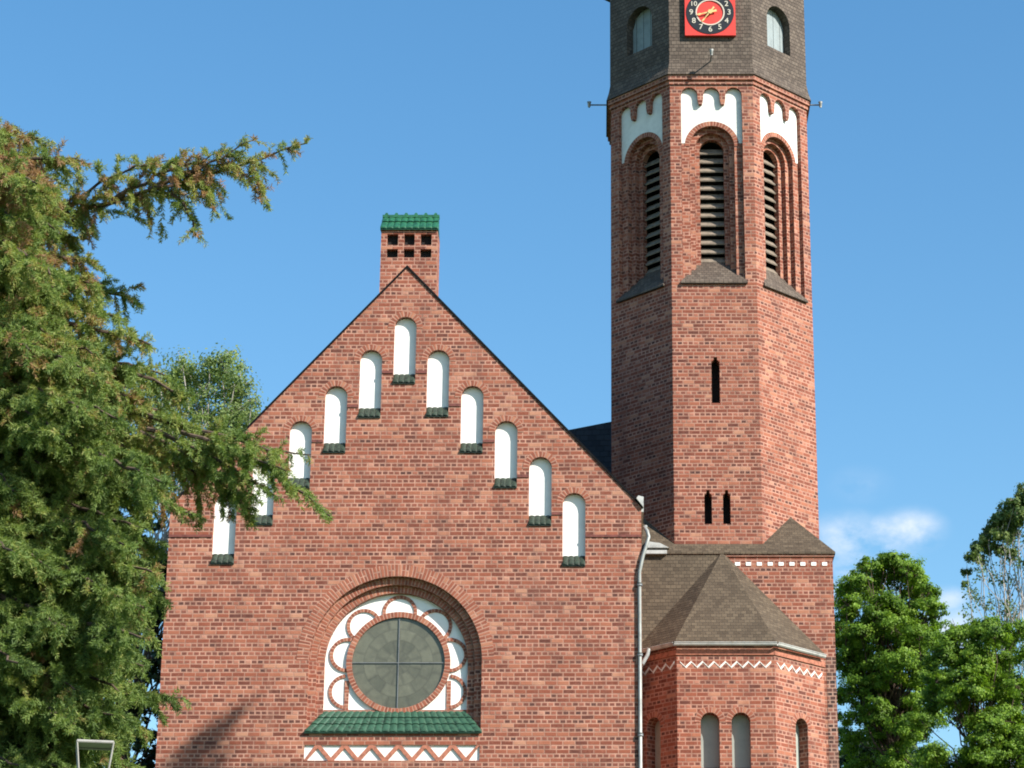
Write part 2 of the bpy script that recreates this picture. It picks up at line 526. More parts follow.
def arch(cu, v0, vs, hw, n=20):
    """loop of a round-headed opening: half width hw, foot v0, springing vs"""
    pts = [(cu - hw, v0), (cu + hw, v0)]
    for i in range(n + 1):
        t = math.pi * i / n
        pts.append((cu + hw * math.cos(t), vs + hw * math.sin(t)))
    return pts


def rect(u0, u1, v0, v1):
    return [(u0, v0), (u1, v0), (u1, v1), (u0, v1)]


def empty(name, loc, label, cat, group=None):
    o = bpy.data.objects.new(name, None)
    o.location = loc; o.empty_display_size = 0.5
    COL.objects.link(o)
    o['label'] = label; o['category'] = cat
    if group:
        o['group'] = group
    return o


# ------------------------------------------------------------------ ground
def hgt(x, y):
    t = min(1, max(0, (y - 12) / 32)); t = t * t * (3 - 2 * t)
    return 6.5 * t + 0.15 * math.sin(x * 0.13) * math.sin(y * 0.17) * t


def ground():
    xs = np.concatenate([[-1500, -600, -200, -100], np.linspace(-60, 60, 41), [100, 200, 600, 1500]])
    ys = np.concatenate([[-1500, -400, -100, -30], np.linspace(0, 120, 61), [200, 600, 1800]])
    v = [(x, y, hgt(x, y)) for y in ys for x in xs]
    nx = len(xs)
    f = [(j * nx + i, j * nx + i + 1, (j + 1) * nx + i + 1, (j + 1) * nx + i) for j in range(len(ys) - 1) for i in range(nx - 1)]
    me = bpy.data.meshes.new('ground'); me.from_pydata(v, [], f)
    me.polygons.foreach_set('use_smooth', [True] * len(f))
    m, nt, b = new_mat('churchyard_grass')
    tc = nt.nodes.new('ShaderNodeTexCoord')
    c1 = ramp(nt, noise(nt, tc.outputs['Object'], 0.8, 6, 0.7), [(0.3, (0.035, 0.06, 0.018)), (0.6, (0.06, 0.10, 0.03)), (0.8, (0.10, 0.11, 0.05))])
    nt.links.new(c1, b.inputs['Base Color']); b.inputs['Roughness'].default_value = 0.95
    me.materials.append(m)
    o = bpy.data.objects.new('ground', me); COL.objects.link(o)
    o['kind'] = 'structure'


ground()

# ------------------------------------------------------------------ church
YF = 51.0                                  # gable front
XC = -4.16                                 # gable axis
XL, XR = -8.96, 0.86                       # gable wall edges
GZ = hgt(0, 51) - 0.6                      # foot of the walls, set into the ground
Z_EAVE, Z_PEAK = zat(507, YF), zat(268, YF)
church = empty('church', (0, YF, GZ + 0.6), 'red brick church with white niches in its gable and a tall octagonal clock tower', 'church')
FG = Frame(0, YF, 0)


def gx(px, py):
    return at(px, py, YF).x


def gz(py):
    return zat(py, YF)


def fx(px, py):
    p = at(px, py, YF)
    return (p.x, p.z)


# gable niches: (centre px, top row, foot row of the white panel)
NICHES = [(405, 317, 373), (370.5, 350, 407), (335.5, 386, 442), (300, 421, 477), (263, 456, 514), (224.5, 494, 553),
          (438, 350, 406), (472, 386, 442), (506, 421, 477), (540.3, 457, 514.5), (574, 493, 555)]
HW = 0.236
niche_loops = []
for (cx, ty, by) in NICHES:
    x = gx(cx, (ty + by) / 2)
    # evenly stepped pairs about the axis
    zt, zb = gz(ty), gz(by)
    niche_loops.append((x, zb, zt - HW))
# round window
RWX = gx(395.3, 660); RWZ = gz(660)
R_OUT = (gx(481.5, 660) - gx(308.5, 660)) / 2
R_MID = R_OUT - 0.15
R_IN = R_OUT - 0.30
Z_SILL_F = gz(732); Z_SILL_B = gz(709)
D1, D2 = -0.12, -0.325
sill_h = gz(8 + 555) - gz(555)             # small sill drop (negative)


def gable():
    mb = MB()
    SLOPE = (Z_PEAK - Z_EAVE) / (XR - XC)
    outer = [(XL, GZ), (XR, GZ), (XR, Z_EAVE), (XC, Z_PEAK), (XL, Z_EAVE)]
    holes = []
    for (x, zb, zs) in niche_loops:
        holes.append(arch(x, zb - 0.21, zs, HW, 14))
    win = arch(RWX, Z_SILL_F, RWZ, R_OUT, 40)
    holes.append(win)
    zf0, zf1 = gz(760.5), gz(745)
    fz = rect(gx(304, 752), gx(479.5, 752), zf0, zf1)
    holes.append(fz)
    mb.plate(FG, outer, holes)
    for h in holes[:-2]:
        mb.reveal(FG, h, 0, -0.118, skip=())
    mb.reveal(FG, win, 0, D1)
    mb.reveal(FG, fz, 0, -0.045)
    # stepped order of the round window
    mid = arch(RWX, Z_SILL_F, RWZ, R_MID, 40)
    mb.plate(FG, win, [arch(RWX, Z_SILL_F + 0.001, RWZ, R_MID, 40)], w=D1)
    mb.reveal(FG, mid, D1, (D1 + D2) / 2)
    mb.plate(FG, mid, [arch(RWX, Z_SILL_F + 0.001, RWZ, R_IN, 40)], w=(D1 + D2) / 2)
    mb.reveal(FG, arch(RWX, Z_SILL_F, RWZ, R_IN, 40), (D1 + D2) / 2, D2 - 0.02)
    # returns and back
    YB = YF + 14
    for (x, ang) in ((XL, -1), (XR, 1)):
        mb.face([(x, YF, GZ), (x, YB, GZ), (x, YB, Z_EAVE), (x, YF, Z_EAVE)])
    mb.face([(XL, YB, GZ), (XR, YB, GZ), (XR, YB, Z_EAVE), (XC, YB, Z_PEAK), (XL, YB, Z_EAVE)])
    gw = mb.build('gable_wall', MAT['brick'], church)
    # dark string courses stepping from sill to sill
    order_r = [0, 6, 7, 8, 9, 10]; order_l = [0, 1, 2, 3, 4, 5]
    for order, sg in ((order_r, 1), (order_l, -1)):
        for a, b in zip(order, order[1:]):
            xa, zb, _ = niche_loops[a]; xb = niche_loops[b][0]
            u0, u1 = sorted((xa + sg * (HW + 0.002), xb - sg * (HW + 0.002)))
            sc = MB()
            for k, pr in ((0, 0.020),):
                sc.fbox(FG, u0, u1, zb - 0.01, zb + 0.05, -0.02, pr)
            sc.build('string_course', MAT['dark_brick'], gw)
        sc = MB()
        xa, zb, _ = niche_loops[order[-1]]
        zl = gz(536)
        u0, u1 = sorted((xa + sg * (HW + 0.002), XR if sg > 0 else XL))
        sc.fbox(FG, u0, u1, zl - 0.025, zl + 0.025, -0.02, 0.020)
        sc.build('string_course', MAT['dark_brick'], gw)
    # verge band: arched header bricks round the big window
    ho = MB()
    ho.ring(FG, RWX, RWZ, R_OUT + 0.003, R_OUT + 0.25, 0, math.pi, 0.006, 48, 0.01)
    ho.build('arch_hood', MAT['arch_brick'], gw)
    for r0, r1, w in ((R_MID + 0.004, R_OUT - 0.004, D1 + 0.004), (R_IN + 0.004, R_MID - 0.004, (D1 + D2) / 2 + 0.004)):
        od = MB()
        od.ring(FG, RWX, RWZ, r0, r1, 0, math.pi, w, 48)
        od.build('arch_order', MAT['arch_brick'], gw)
    return gw


def scallop_sill(name, u0b, u1b, u0f, u1f, zb, zf, wb, wf, tiles, mat, parent, rows=2, fr=None):
    """sloping glazed roof-tile sill: barrel tiles side by side, scalloped lower edge"""
    fr = fr or FG
    mb = MB(); seg = 6
    n = tiles * seg
    for r in range(rows):
        t0, t1 = r / rows, (r + 1) / rows
        for i in range(n):
            q = []
            for (k, t) in ((i, t0), (i + 1, t0), (i + 1, t1), (i, t1)):
                s_ = k / n
                ub, uf = u0b + (u1b - u0b) * s_, u0f + (u1f - u0f) * s_
                u = ub + (uf - ub) * t
                bump = abs(math.sin(math.pi * k / seg)) ** 0.7 * 0.017 + (0.02 if t == t1 and r < rows else 0.0)
                q.append(fr.P(u, zb + (zf - zb) * t + bump * 0.8, wb + (wf - wb) * t + bump * 0.6))
            mb.face([q[3], q[2], q[1], q[0]])
            if r == rows - 1:                # lower lip
                a, b = q[3], q[2]
                mb.face([a - Vector((0, 0, 0.03)), b - Vector((0, 0, 0.03)), b, a])
        # step down between rows
    base = [fr.P(u0f, zf - 0.035, wf), fr.P(u1f, zf - 0.035, wf), fr.P(u1b, zf - 0.035, wb), fr.P(u0b, zf - 0.035, wb)]
    top = [fr.P(u0f, zf - 0.012, wf), fr.P(u1f, zf - 0.012, wf), fr.P(u1b, zb - 0.012, wb), fr.P(u0b, zb - 0.012, wb)]
    mb.hexa(base, top)
    return mb.build(name, mat, parent)


gable_wall = gable()

for (x, zb, zs) in niche_loops:
    p = MB()
    p.plate(FG, arch(x, zb - 0.16, zs, HW + 0.003, 16), w=-0.115)
    n = p.build('blind_niche', MAT['plaster'], church)
    scallop_sill('sill', x - HW + 0.004, x + HW - 0.004, x - HW - 0.002, x + HW + 0.002, zb, zb - 0.215, -0.112, 0.030, 4, MAT['mossy_tile'], n, rows=1)
    h = MB()
    h.ring(FG, x, zs, HW + 0.002, HW + 0.135, -0.05, math.pi + 0.05, 0.008, 18, 0.012)
    h.build('arch_hood', MAT['arch_brick'], n)


def round_window():
    p = MB()
    p.plate(FG, arch(RWX, Z_SILL_B - 0.05, RWZ, R_IN + 0.004, 40), w=D2)
    rw = p.build('round_window', MAT['plaster'], church)
    rg = (gx(444, 660) - gx(350.5, 660)) / 2
    gx0 = gx(397.3, 660); gz0 = gz(659.5)
    rr = rg + 0.115
    g = MB()
    for i in range(64):
        t0, t1 = 2 * math.pi * i / 64, 2 * math.pi * (i + 1) / 64
        c = [(0, 0), (rg * math.cos(t0), rg * math.sin(t0)), (rg * math.cos(t1), rg * math.sin(t1))]
        g.face([FG.P(gx0 + a, gz0 + b, D2 + 0.012) for a, b in c], c)
    gl = g.build('glass_pane', MAT['glass'], rw)
    bars = MB()
    bars.fbox(FG, gx0 - rg, gx0 + rg, gz0 - 0.008, gz0 + 0.008, D2 + 0.015, D2 + 0.035)
    bars.fbox(FG, gx0 - 0.008, gx0 + 0.008, gz0 - rg, gz0 + rg, D2 + 0.016, D2 + 0.037)
    bars.build('glazing_bar', MAT['zinc_dark'], rw)
    tr = MB()
    tr.ring(FG, gx0, gz0, rg, rr, 0, 2 * math.pi, D2 + 0.06, 64, 0.06)
    # scalloped brick loops standing on the ring, clipped by the white field
    lr, lt = 0.36, 0.07
    for k, ang in enumerate((90, 47, 133, 9, 171)):
        a = math.radians(ang)
        cu, cv = gx0 + rr * math.cos(a) * 1.0, gz0 + rr * math.sin(a) * 1.0
        tr.ring(FG, cu, cv, lr - lt, lr, a - 1.72, a + 1.72, D2 + 0.022 + 0.003 * k, 20, 0.05)
    for k, sg in enumerate((-1, 1)):
        up = gx0 + sg * 1.045
        tr.fbox(FG, up - 0.045, up + 0.045, Z_SILL_B - 0.02, gz0 - rr * 0.35, D2 - 0.01, D2 + 0.020)
        cu, cv = up + sg * 0.01, gz0 - 0.60
        a = 0 if sg > 0 else math.pi
        tr.ring(FG, cu, cv, lr - lt, lr, a - 1.5, a + 1.5, D2 + 0.026 + 0.003 * k, 20, 0.05)
    tr.fbox(FG, RWX - R_IN + 0.01, RWX + R_IN - 0.01, Z_SILL_B - 0.05, Z_SILL_B + 0.045, D2 - 0.01, D2 + 0.04)
    tr.build('tracery', MAT['arch_brick'], rw)
    scallop_sill('sill', RWX - R_IN, RWX + R_IN, RWX - R_OUT - 0.03, RWX + R_OUT + 0.03, Z_SILL_B, Z_SILL_F, D2 + 0.045, 0.06, 23, MAT['green_tile'], rw, rows=3)


round_window()


def zigzag():
    u0, u1 = gx(304, 752), gx(479.5, 752)
    z0, z1 = gz(760.5), gz(745)
    p = MB(); p.plate(FG, rect(u0, u1, z0, z1), w=-0.04)
    fz = p.build('zigzag_frieze', MAT['plaster'], church)
    c = MB()
    per = (u1 - u0) / 6.5
    th = 0.055
    x = u0
    for i in range(13):
        xa, xb = u0 + per * 0.5 * i, u0 + per * 0.5 * (i + 1)
        za, zb = (z0, z1) if i % 2 == 0 else (z1, z0)
        e = 0.0
        w = -0.004 - 0.002 * (i % 2)
        q = [(xa - th, za), (xa + th, za), (xb + th, zb), (xb - th, zb)]
        q = [(min(max(a, u0), u1), b) for a, b in q]
        lo = [FG.P(a, b, -0.042) for a, b in q]; hi = [FG.P(a, b, w) for a, b in q]
        c.hexa(lo, hi)
    c.build('chevron_brick', MAT['red_header'], fz)


zigzag()


def wing_roof():
    mb = MB()
    y0, y1 = YF - 0.025, YF + 14
    sl = (Z_PEAK - Z_EAVE) / (XR - XC)
    th = 0.062
    for sg in (1, -1):
        xe = (XR if sg > 0 else XL) + sg * 0.03
        ze = Z_EAVE - 0.03 * sl
        b = [(XC, y0, Z_PEAK), (xe, y0, ze), (xe, y1, ze), (XC, y1, Z_PEAK)]
        t = [(x, y, z + th) for x, y, z in b]
        mb.hexa([Vector(v) for v in b], [Vector(v) for v in t])
    mb.build('roof', MAT['verge'], church)
    # boxed eaves end at the right foot of the gable
    e = MB()
    zz = Z_EAVE
    e.box(XR + 0.002, XR + 0.05, YF + 0.02, YF + 2.4, zz - 0.10, zz + 0.10)
    e.hexa([Vector((XR - 0.10, YF - 0.075, zz + 0.17)), Vector((XR + 0.045, YF - 0.075, zz - 0.02)), Vector((XR + 0.045, YF + 0.35, zz - 0.02)), Vector((XR - 0.10, YF + 0.35, zz + 0.17))],
           [Vector((XR - 0.06, YF - 0.075, zz + 0.23)), Vector((XR + 0.05, YF - 0.075, zz + 0.20)), Vector((XR + 0.05, YF + 0.35, zz + 0.20)), Vector((XR - 0.06, YF + 0.35, zz + 0.23))])
    e.build('gutter_end', MAT['lead'], church)


wing_roof()


def chimney():
    YC = YF + 1.5
    fr = Frame(0, YC, 0)
    c = lambda px, py: at(px, py, YC)
    x0, x1 = c(381, 240).x, c(437.5, 240).x
    zt = c(400, 229).z
    zb = Z_PEAK - 2.5
    hl = []
    for (a, b) in ((387, 398), (404, 414.5), (420.5, 431.5)):
        for (t, s) in ((234, 245), (249, 257.5)):
            hl.append(rect(c(a, 245).x, c(b, 245).x, c(400, s).z, c(400, t).z))
    mb = MB()
    mb.plate(fr, rect(x0, x1, zb, zt), hl)
    for h in hl:
        mb.reveal(fr, h, 0, -0.12)
    d = 0.75
    mb.face([(x0, YC + d, zb), (x0, YC, zb), (x0, YC, zt), (x0, YC + d, zt)])
    mb.face([(x1, YC, zb), (x1, YC + d, zb), (x1, YC + d, zt), (x1, YC, zt)])
    mb.face([(x1, YC + d, zb), (x0, YC + d, zb), (x0, YC + d, zt), (x1, YC + d, zt)])
    mb.face([(x0, YC, zt), (x1, YC, zt), (x1, YC + d, zt), (x0, YC + d, zt)])
    ch = mb.build('chimney', MAT['brick'], church)
    k = MB()
    k.box(x0 + 0.05, x1 - 0.05, YC + 0.122, YC + 0.14, hl[1][0][1] - 0.05, zt - 0.02)
    k.build('flue_void', MAT['dark'], ch)
    # saddle cap of green tiles
    zr = c(400, 215.5).z
    yr = YC + d / 2
    zr = at(400, 217, yr).z
    scallop_sill('cap', x0 - 0.005, x1 + 0.005, x0 - 0.02, x1 + 0.02, zr, zt, -d / 2, 0.06, 9, MAT['green_cap'], ch, rows=2, fr=fr)
    bk = MB()
    bk.face([(x1 - 0.01, yr, zr), (x0 + 0.01, yr, zr), (x0 + 0.01, YC + d, zt + 0.02), (x1 - 0.01, YC + d, zt + 0.02)])
    for sx in (x0 + 0.003, x1 - 0.003):
        bk.face([(sx, YC - 0.03, zt + 0.003), (sx, YC + d - 0.01, zt + 0.003), (sx, yr, zr)])
    for i in range(6):
        cx = x0 + (x1 - x0) * (i + 0.35) / 5.7
        bk.hexa([Vector((cx - 0.075, yr - 0.07, zr - 0.03)), Vector((cx + 0.075, yr - 0.07, zr - 0.03)), Vector((cx + 0.075, yr + 0.07, zr - 0.03)), Vector((cx - 0.075, yr + 0.07, zr - 0.03))],
                [Vector((cx - 0.02, yr - 0.03, zr + 0.09)), Vector((cx + 0.02, yr - 0.03, zr + 0.09)), Vector((cx + 0.02, yr + 0.03, zr + 0.09)), Vector((cx - 0.02, yr + 0.03, zr + 0.09))])
    bk.box(x0 - 0.01, x1 + 0.01, yr - 0.06, yr + 0.06, zr - 0.04, zr + 0.03)
    bk.build('ridge_crest', MAT['green_cap'], ch)


chimney()

# ------------------------------------------------------------------ tower
TX, TY, AP = 2.65, 57.3, 2.38
YT = TY - AP
S_ = AP * 2 * math.tan(math.pi / 8)


def tz(py):
    return zat(py, YT)


def tface(k, ap=AP):
    """k = 0 front, 1 right-front, -1 left-front ..."""
    a = k * math.pi / 4
    return Frame(TX + ap * math.sin(a), TY - ap * math.cos(a), a)


Z_LEDGE = tz(544); Z_CORN = tz(84); Z_CLAD = tz(76)
V_SILL, V_LOUV0 = tz(282), tz(257)
V_PLAST0 = tz(141.5)
V_OPS = tz(124) - 0.53                      # springing of the outer order
PANEL_HW = 0.725
V_PTOP = tz(87.3)
V_PEND = tz(104)
PD = -0.105


def panel_loop(hw=PANEL_HW, grow=0.0, v0=None):
    v0 = V_SILL - 0.02 if v0 is None else v0
    pw = 0.135                               # pendant width
    aw = (2 * hw - 2 * pw) / 3
    pts = [(-hw, v0), (hw, v0)]
    x = hw
    r = aw / 2
    vs = V_PTOP - r * 1.0
    for i in range(3):
        c = x - r
        for j in range(11):
            t = math.pi * j / 10
            pts.append((c + r * math.cos(t), vs + r * math.sin(t)))
        x -= aw
        if i < 2:
            pts.append((x - pw * 0.0, V_PEND + 0.14)); pts.append((x - pw * 0.22, V_PEND)); pts.append((x - pw * 0.78, V_PEND)); pts.append((x - pw * 1.0, V_PEND + 0.14))
            x -= pw
    return pts


O1, O2, O3 = 0.53, 0.405, 0.285


def tower():
    mb = MB()
    slit = lambda cu, v0, v1, hw: [(cu - hw, v0), (cu + hw, v0), (cu + hw, v1 - 0.12), (cu + hw * 0.45, v1 - 0.07), (cu + hw * 0.4, v1), (cu - hw * 0.4, v1), (cu - hw * 0.45, v1 - 0.07), (cu - hw, v1 - 0.12)]
    fu = lambda px, py: at(px, py, YT).x - TX
    slits = [slit(fu(715.7, 380), tz(403), tz(357), 0.095), slit(fu(708.2, 507), tz(524), tz(490), 0.085), slit(fu(726.8, 507), tz(524), tz(490), 0.085)]
    hs = S_ / 2
    panels = []
    for k in range(-3, 5):
        fr = tface(k)
        holes = []
        if k in (-1, 0, 1):
            pl = panel_loop()
            holes.append(pl)
        if k == 0:
            holes += slits
        mb.plate(fr, rect(-hs, hs, Z_LEDGE - 0.5, Z_CORN), holes, uo=k * S_ + 0.03 * k)
        if k in (-1, 0, 1):
            mb.reveal(fr, pl, 0, PD)
        if k == 0:
            for s in slits:
                mb.reveal(fr, s, 0, -0.35)
    sh = mb.build('tower_shaft', MAT['brick_tower'], church)
    f0 = tface(0)
    for s in slits:
        q = MB(); q.plate(f0, s, w=-0.33)
        q.build('slit_window', MAT['dark'], church)
    # corbelled cornice under the cladding
    co = MB()
    for (v0, v1, pr) in ((Z_CORN - 0.02, Z_CORN + 0.085, 0.035), (Z_CORN + 0.085, Z_CLAD + 0.05, 0.075)):
        ring = lambda ap, v: [Vector((TX + ap / math.cos(math.pi / 8) * math.sin(a), TY - ap / math.cos(math.pi / 8) * math.cos(a), v)) for a in [math.pi / 8 + i * math.pi / 4 for i in range(8)]]
        b, t = ring(AP + pr, v0), ring(AP + pr, v1)
        co.hexa(b, t)
    co.build('cornice', MAT['brick_tower'], church)
    # belfry openings
    for k in (-1, 0, 1):
        fr = tface(k)
        back = MB()
        pl = panel_loop()
        ops = V_OPS
        a1 = arch(0, V_SILL - 0.05, ops, O1, 24); a2 = arch(0, V_SILL - 0.05, ops, O2, 24); a3 = arch(0, V_SILL - 0.05, ops, O3, 24)
        big = rect(-PANEL_HW - 0.05, PANEL_HW + 0.05, V_SILL - 0.1, V_PTOP + 0.05)
        back.plate(fr, big, [a1], w=PD, uo=0.06)
        steps = [PD, PD - 0.13, PD - 0.26, PD - 0.40]
        back.reveal(fr, a1, steps[0], steps[1])
        back.plate(fr, arch(0, V_SILL - 0.06, ops, O1 + 0.01, 24), [a2], w=steps[1])
        back.reveal(fr, a2, steps[1], steps[2])
        back.plate(fr, arch(0, V_SILL - 0.06, ops, O2 + 0.01, 24), [a3], w=steps[2])
        back.reveal(fr, a3, steps[2], steps[3])
        lw = back.build('louvre_window', MAT['brick_tower'], church)
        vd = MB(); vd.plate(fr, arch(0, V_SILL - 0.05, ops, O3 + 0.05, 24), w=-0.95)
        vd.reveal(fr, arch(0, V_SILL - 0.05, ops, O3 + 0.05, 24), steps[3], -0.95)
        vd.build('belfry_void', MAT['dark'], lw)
        sl = MB()
        v = V_LOUV0 + 0.12
        while v < ops + O3 - 0.05:
            hw = O3 if v < ops else math.sqrt(max(0.01, O3 ** 2 - (v - ops) ** 2))
            hw += 0.02
            b = [fr.P(-hw, v - 0.09, -0.45), fr.P(hw, v - 0.09, -0.45), fr.P(hw, v + 0.075, -0.59), fr.P(-hw, v + 0.075, -0.59)]
            t = [p + Vector((0, 0, 0.028)) + fr.N * 0.012 for p in b]
            sl.hexa(b, t)
            v += 0.232
        sl.build('louvre_slats', MAT['louvre'], lw)
        # white plaster field under the arcade
        pf = MB()
        top = panel_loop(PANEL_HW - 0.002, v0=V_PLAST0)
        hr = O1 + 0.115
        arc = []
        t0 = math.asin(max(-1, min(1, (V_PLAST0 - ops) / hr)))
        for i in range(21):
            t = math.pi - t0 - (math.pi - 2 * t0) * i / 20
            arc.append((hr * math.cos(t), ops + hr * math.sin(t)))
        loop = [top[0]] + arc + top[1:]
        pf.plate(fr, loop, w=PD + 0.006)
        pf.build('plaster_frieze', MAT['plaster_old'], lw)
        hd = MB(); hd.ring(fr, 0, ops, O1, hr, 0.0, math.pi, PD + 0.009, 26, 0.01)
        hd.build('arch_hood', MAT['arch_brick'], lw)
        si = MB()
        b = [fr.P(-PANEL_HW - 0.05, V_SILL - 0.05, 0.06), fr.P(PANEL_HW + 0.05, V_SILL - 0.05, 0.06), fr.P(PANEL_HW - 0.005, V_SILL - 0.05, -0.7), fr.P(-PANEL_HW + 0.005, V_SILL - 0.05, -0.7)]
        t = [fr.P(-PANEL_HW - 0.05, V_SILL + 0.0, 0.06), fr.P(PANEL_HW + 0.05, V_SILL + 0.0, 0.06), fr.P(O3 - 0.01, V_LOUV0 + 0.1, -0.48), fr.P(-O3 + 0.01, V_LOUV0 + 0.1, -0.48)]
        si.face([b[0], b[1], t[1], t[0]]); si.face([t[0], t[1], t[2], t[3]])
        si.face([t[1], b[1], b[2], t[2]]); si.face([b[0], t[0], t[3], b[3]]); si.face([b[3], b[2], b[1], b[0]])
        # hipped cheeks
        for sg in (-1, 1):
            si.face([fr.P(sg * (PANEL_HW - 0.01), V_SILL + 0.0, 0.05), fr.P(sg * (PANEL_HW - 0.01), V_SILL + 0.06, PD - 0.02), fr.P(sg * (O3 + 0.0), V_LOUV0 + 0.09, -0.47), fr.P(sg * (O3 - 0.02), V_LOUV0 + 0.09, -0.475)])
        si.build('sloping_sill', MAT['shingle'], lw)


tower()


def belfry():
    ring = lambda ap, v: [Vector((TX + ap / math.cos(math.pi / 8) * math.sin(a), TY - ap / math.cos(math.pi / 8) * math.cos(a), v)) for a in [math.pi / 8 + i * math.pi / 4 for i in range(8)]]
    mb = MB()
    z0, z1, z2 = Z_CLAD, Z_CLAD + 0.45, tz(-70)
    apc = AP + 0.015
    for (ra, va, rb, vb) in ((AP + 0.115, z0, AP + 0.055, z0 + 0.22), (AP + 0.055, z0 + 0.22, apc, z1)):
        A, B = ring(ra, va), ring(rb, vb)
        for i in range(8):
            mb.face([A[i], A[(i + 1) % 8], B[(i + 1) % 8], B[i]])
    A = ring(AP + 0.115, z0); mb.face(list(reversed(A)))
    hs = apc * math.tan(math.pi / 8)
    yf = TY - 0.7071 * apc
    vb_, vt_ = zat(51, yf), zat(7, yf)
    hw = 0.42
    wl = arch(0.0, vb_, vt_ - hw, hw, 22)
    for k in range(-3, 5):
        fr = tface(k, apc)
        mb.plate(fr, rect(-hs, hs, z1, z2), [wl] if k in (-1, 1) else [], uo=k * 2.0)
        if k in (-1, 1):
            mb.reveal(fr, wl, 0, -0.24)
    # spire above the picture
    A = ring(apc + 0.25, z2)
    B = ring(apc + 0.25, z2 + 0.1)
    mb.hexa(A, B)
    tip = Vector((TX, TY, z2 + 9))
    for i in range(8):
        mb.face([B[i], B[(i + 1) % 8], tip])
    cl = mb.build('belfry_cladding', MAT['shingle'], church)
    for k in (-1, 1):
        fr = tface(k, apc)
        sh = MB()
        n = 7
        for i in range(n):                       # vertical boards
            u0, u1 = -hw + 2 * hw * i / n, -hw + 2 * hw * (i + 1) / n - 0.006
            um = max(abs(u0), abs(u1)) if u0 * u1 > 0 else max(abs(u0), abs(u1))
            um = min(um, hw - 0.002)
            zt = lambda u: vt_ - hw + math.sqrt(max(0, hw * hw - min(abs(u), hw) ** 2))
            q = [(u0, vb_), (u1, vb_), (u1, zt(u1)), (u0, zt(u0))]
            w = -0.215 - 0.006 * (i % 2)
            sh.face([fr.P(a, b, w) for a, b in q])
        sh.build('window_shutter', MAT['shutter'], church)


belfry()


def clock():
    apc = AP + 0.015
    fr = tface(0, apc)
    c = at(709.9, 14.6, TY - apc)
    cu, cv = c.x - TX, c.z
    half = 25.2 / 2550 * (TY - apc) / (math.cos(TH) - (384 - 14) / 2550 * math.sin(TH))
    b = MB(); b.fbox(fr, cu - half, cu + half, cv - half, cv + half, 0.004, 0.10)
    ck = b.build('clock', MAT['red_paint'], church)
    R, Ri = half * 0.945, half * 0.555
    d = MB(); d.ring(fr, cu, cv, Ri, R, 0, 2 * math.pi, 0.112, 64, 0.010)
    d.build('dial_ring', MAT['black_paint'], ck)
    g = MB(); g.ring(fr, cu, cv, Ri - 0.018, Ri + 0.012, 0, 2 * math.pi, 0.122, 64, 0.02)
    g.build('dial_rim', MAT['cream'], ck)
    # numerals as flat raised figures
    for i, body, du in [(k, str(k), 0.0) for k in range(1, 13) if k != 11] + [(11, '1', -0.045), (11, '1', 0.045)]:
        tx = bpy.data.curves.new('numeral', 'FONT'); tx.body = body; tx.size = 0.20 if i < 10 else 0.175
        tx.align_x = 'CENTER'; tx.align_y = 'CENTER'; tx.extrude = 0.004; tx.offset = 0.001
        to = bpy.data.objects.new('numeral', tx); COL.objects.link(to)
        bpy.context.view_layer.update()
        me = bpy.data.meshes.new_from_object(to.evaluated_get(bpy.context.evaluated_depsgraph_get()))
        bpy.data.objects.remove(to)
        a = math.radians(90 - 30 * i)
        rm = (R + Ri) / 2
        o = bpy.data.objects.new('numeral', me); COL.objects.link(o)
        me.materials.clear(); me.materials.append(MAT['cream'])
        M = Matrix.Translation(fr.P(cu + du + rm * math.cos(a), cv + rm * math.sin(a), 0.119)) @ Matrix.Rotation(math.pi / 2, 4, 'X')
        me.transform(M)
        me.name = 'numeral'
        o.parent = ck
    for (nm, ang, ln, wd, w) in (('minute_hand', 217, R * 0.62, 0.017, 0.150), ('hour_hand', 256, R * 0.60, 0.024, 0.140)):
        a = math.radians(90 - ang)
        h = MB()
        dx, dz = math.cos(a), math.sin(a)
        nx, nz = -dz, dx
        P = lambda l, s, ww: fr.P(cu + dx * l + nx * s, cv + dz * l + nz * s, ww)
        sh = [(-0.16, wd * 1.2), (-0.16, -wd * 1.2), (ln * 0.62, -wd * 0.55), (ln * 0.78, -wd * 1.3), (ln, 0), (ln * 0.78, wd * 1.3), (ln * 0.62, wd * 0.55)]
        h.hexa([P(l, s, w) for l, s in sh], [P(l, s, w + 0.012) for l, s in sh])
        h.build(nm, MAT['gold'], ck)
    hub = MB(); hub.ring(fr, cu, cv, 0.0, 0.055, 0, 2 * math.pi, 0.17, 20, 0.06)
    hub.build('clock_hub', MAT['gold'], ck)


clock()


def lamp_arms():
    zr = at(805, 105, TY).z
    for (k, ln) in ((0, 0.42), (2, 0.40), (-2, 0.50)):
        fr = tface(k, AP + 0.02)
        a = MB()
        a.tube([fr.P(0, zr, 0.0), fr.P(0, zr, ln)], 0.018, 8)
        arm = a.build('lamp_arm', MAT['zinc_dark'], church, True)
        h = MB()
        prof = [(-0.07, 0.02), (-0.04, 0.035), (0.04, 0.04), (0.08, 0.055), (0.085, 0.012)]
        h.tube([fr.P(0, zr + dz, ln + 0.02) for dz, r in prof], [r for dz, r in prof], 12)
        h.build('lamp_head', MAT['zinc'], arm, True)


lamp_arms()

# ------------------------------------------------------------------ square tower base with broaches
B = 2.525                                   # half width of the base
YB0 = TY - B
Z_BE = zat(552.5, YB0)


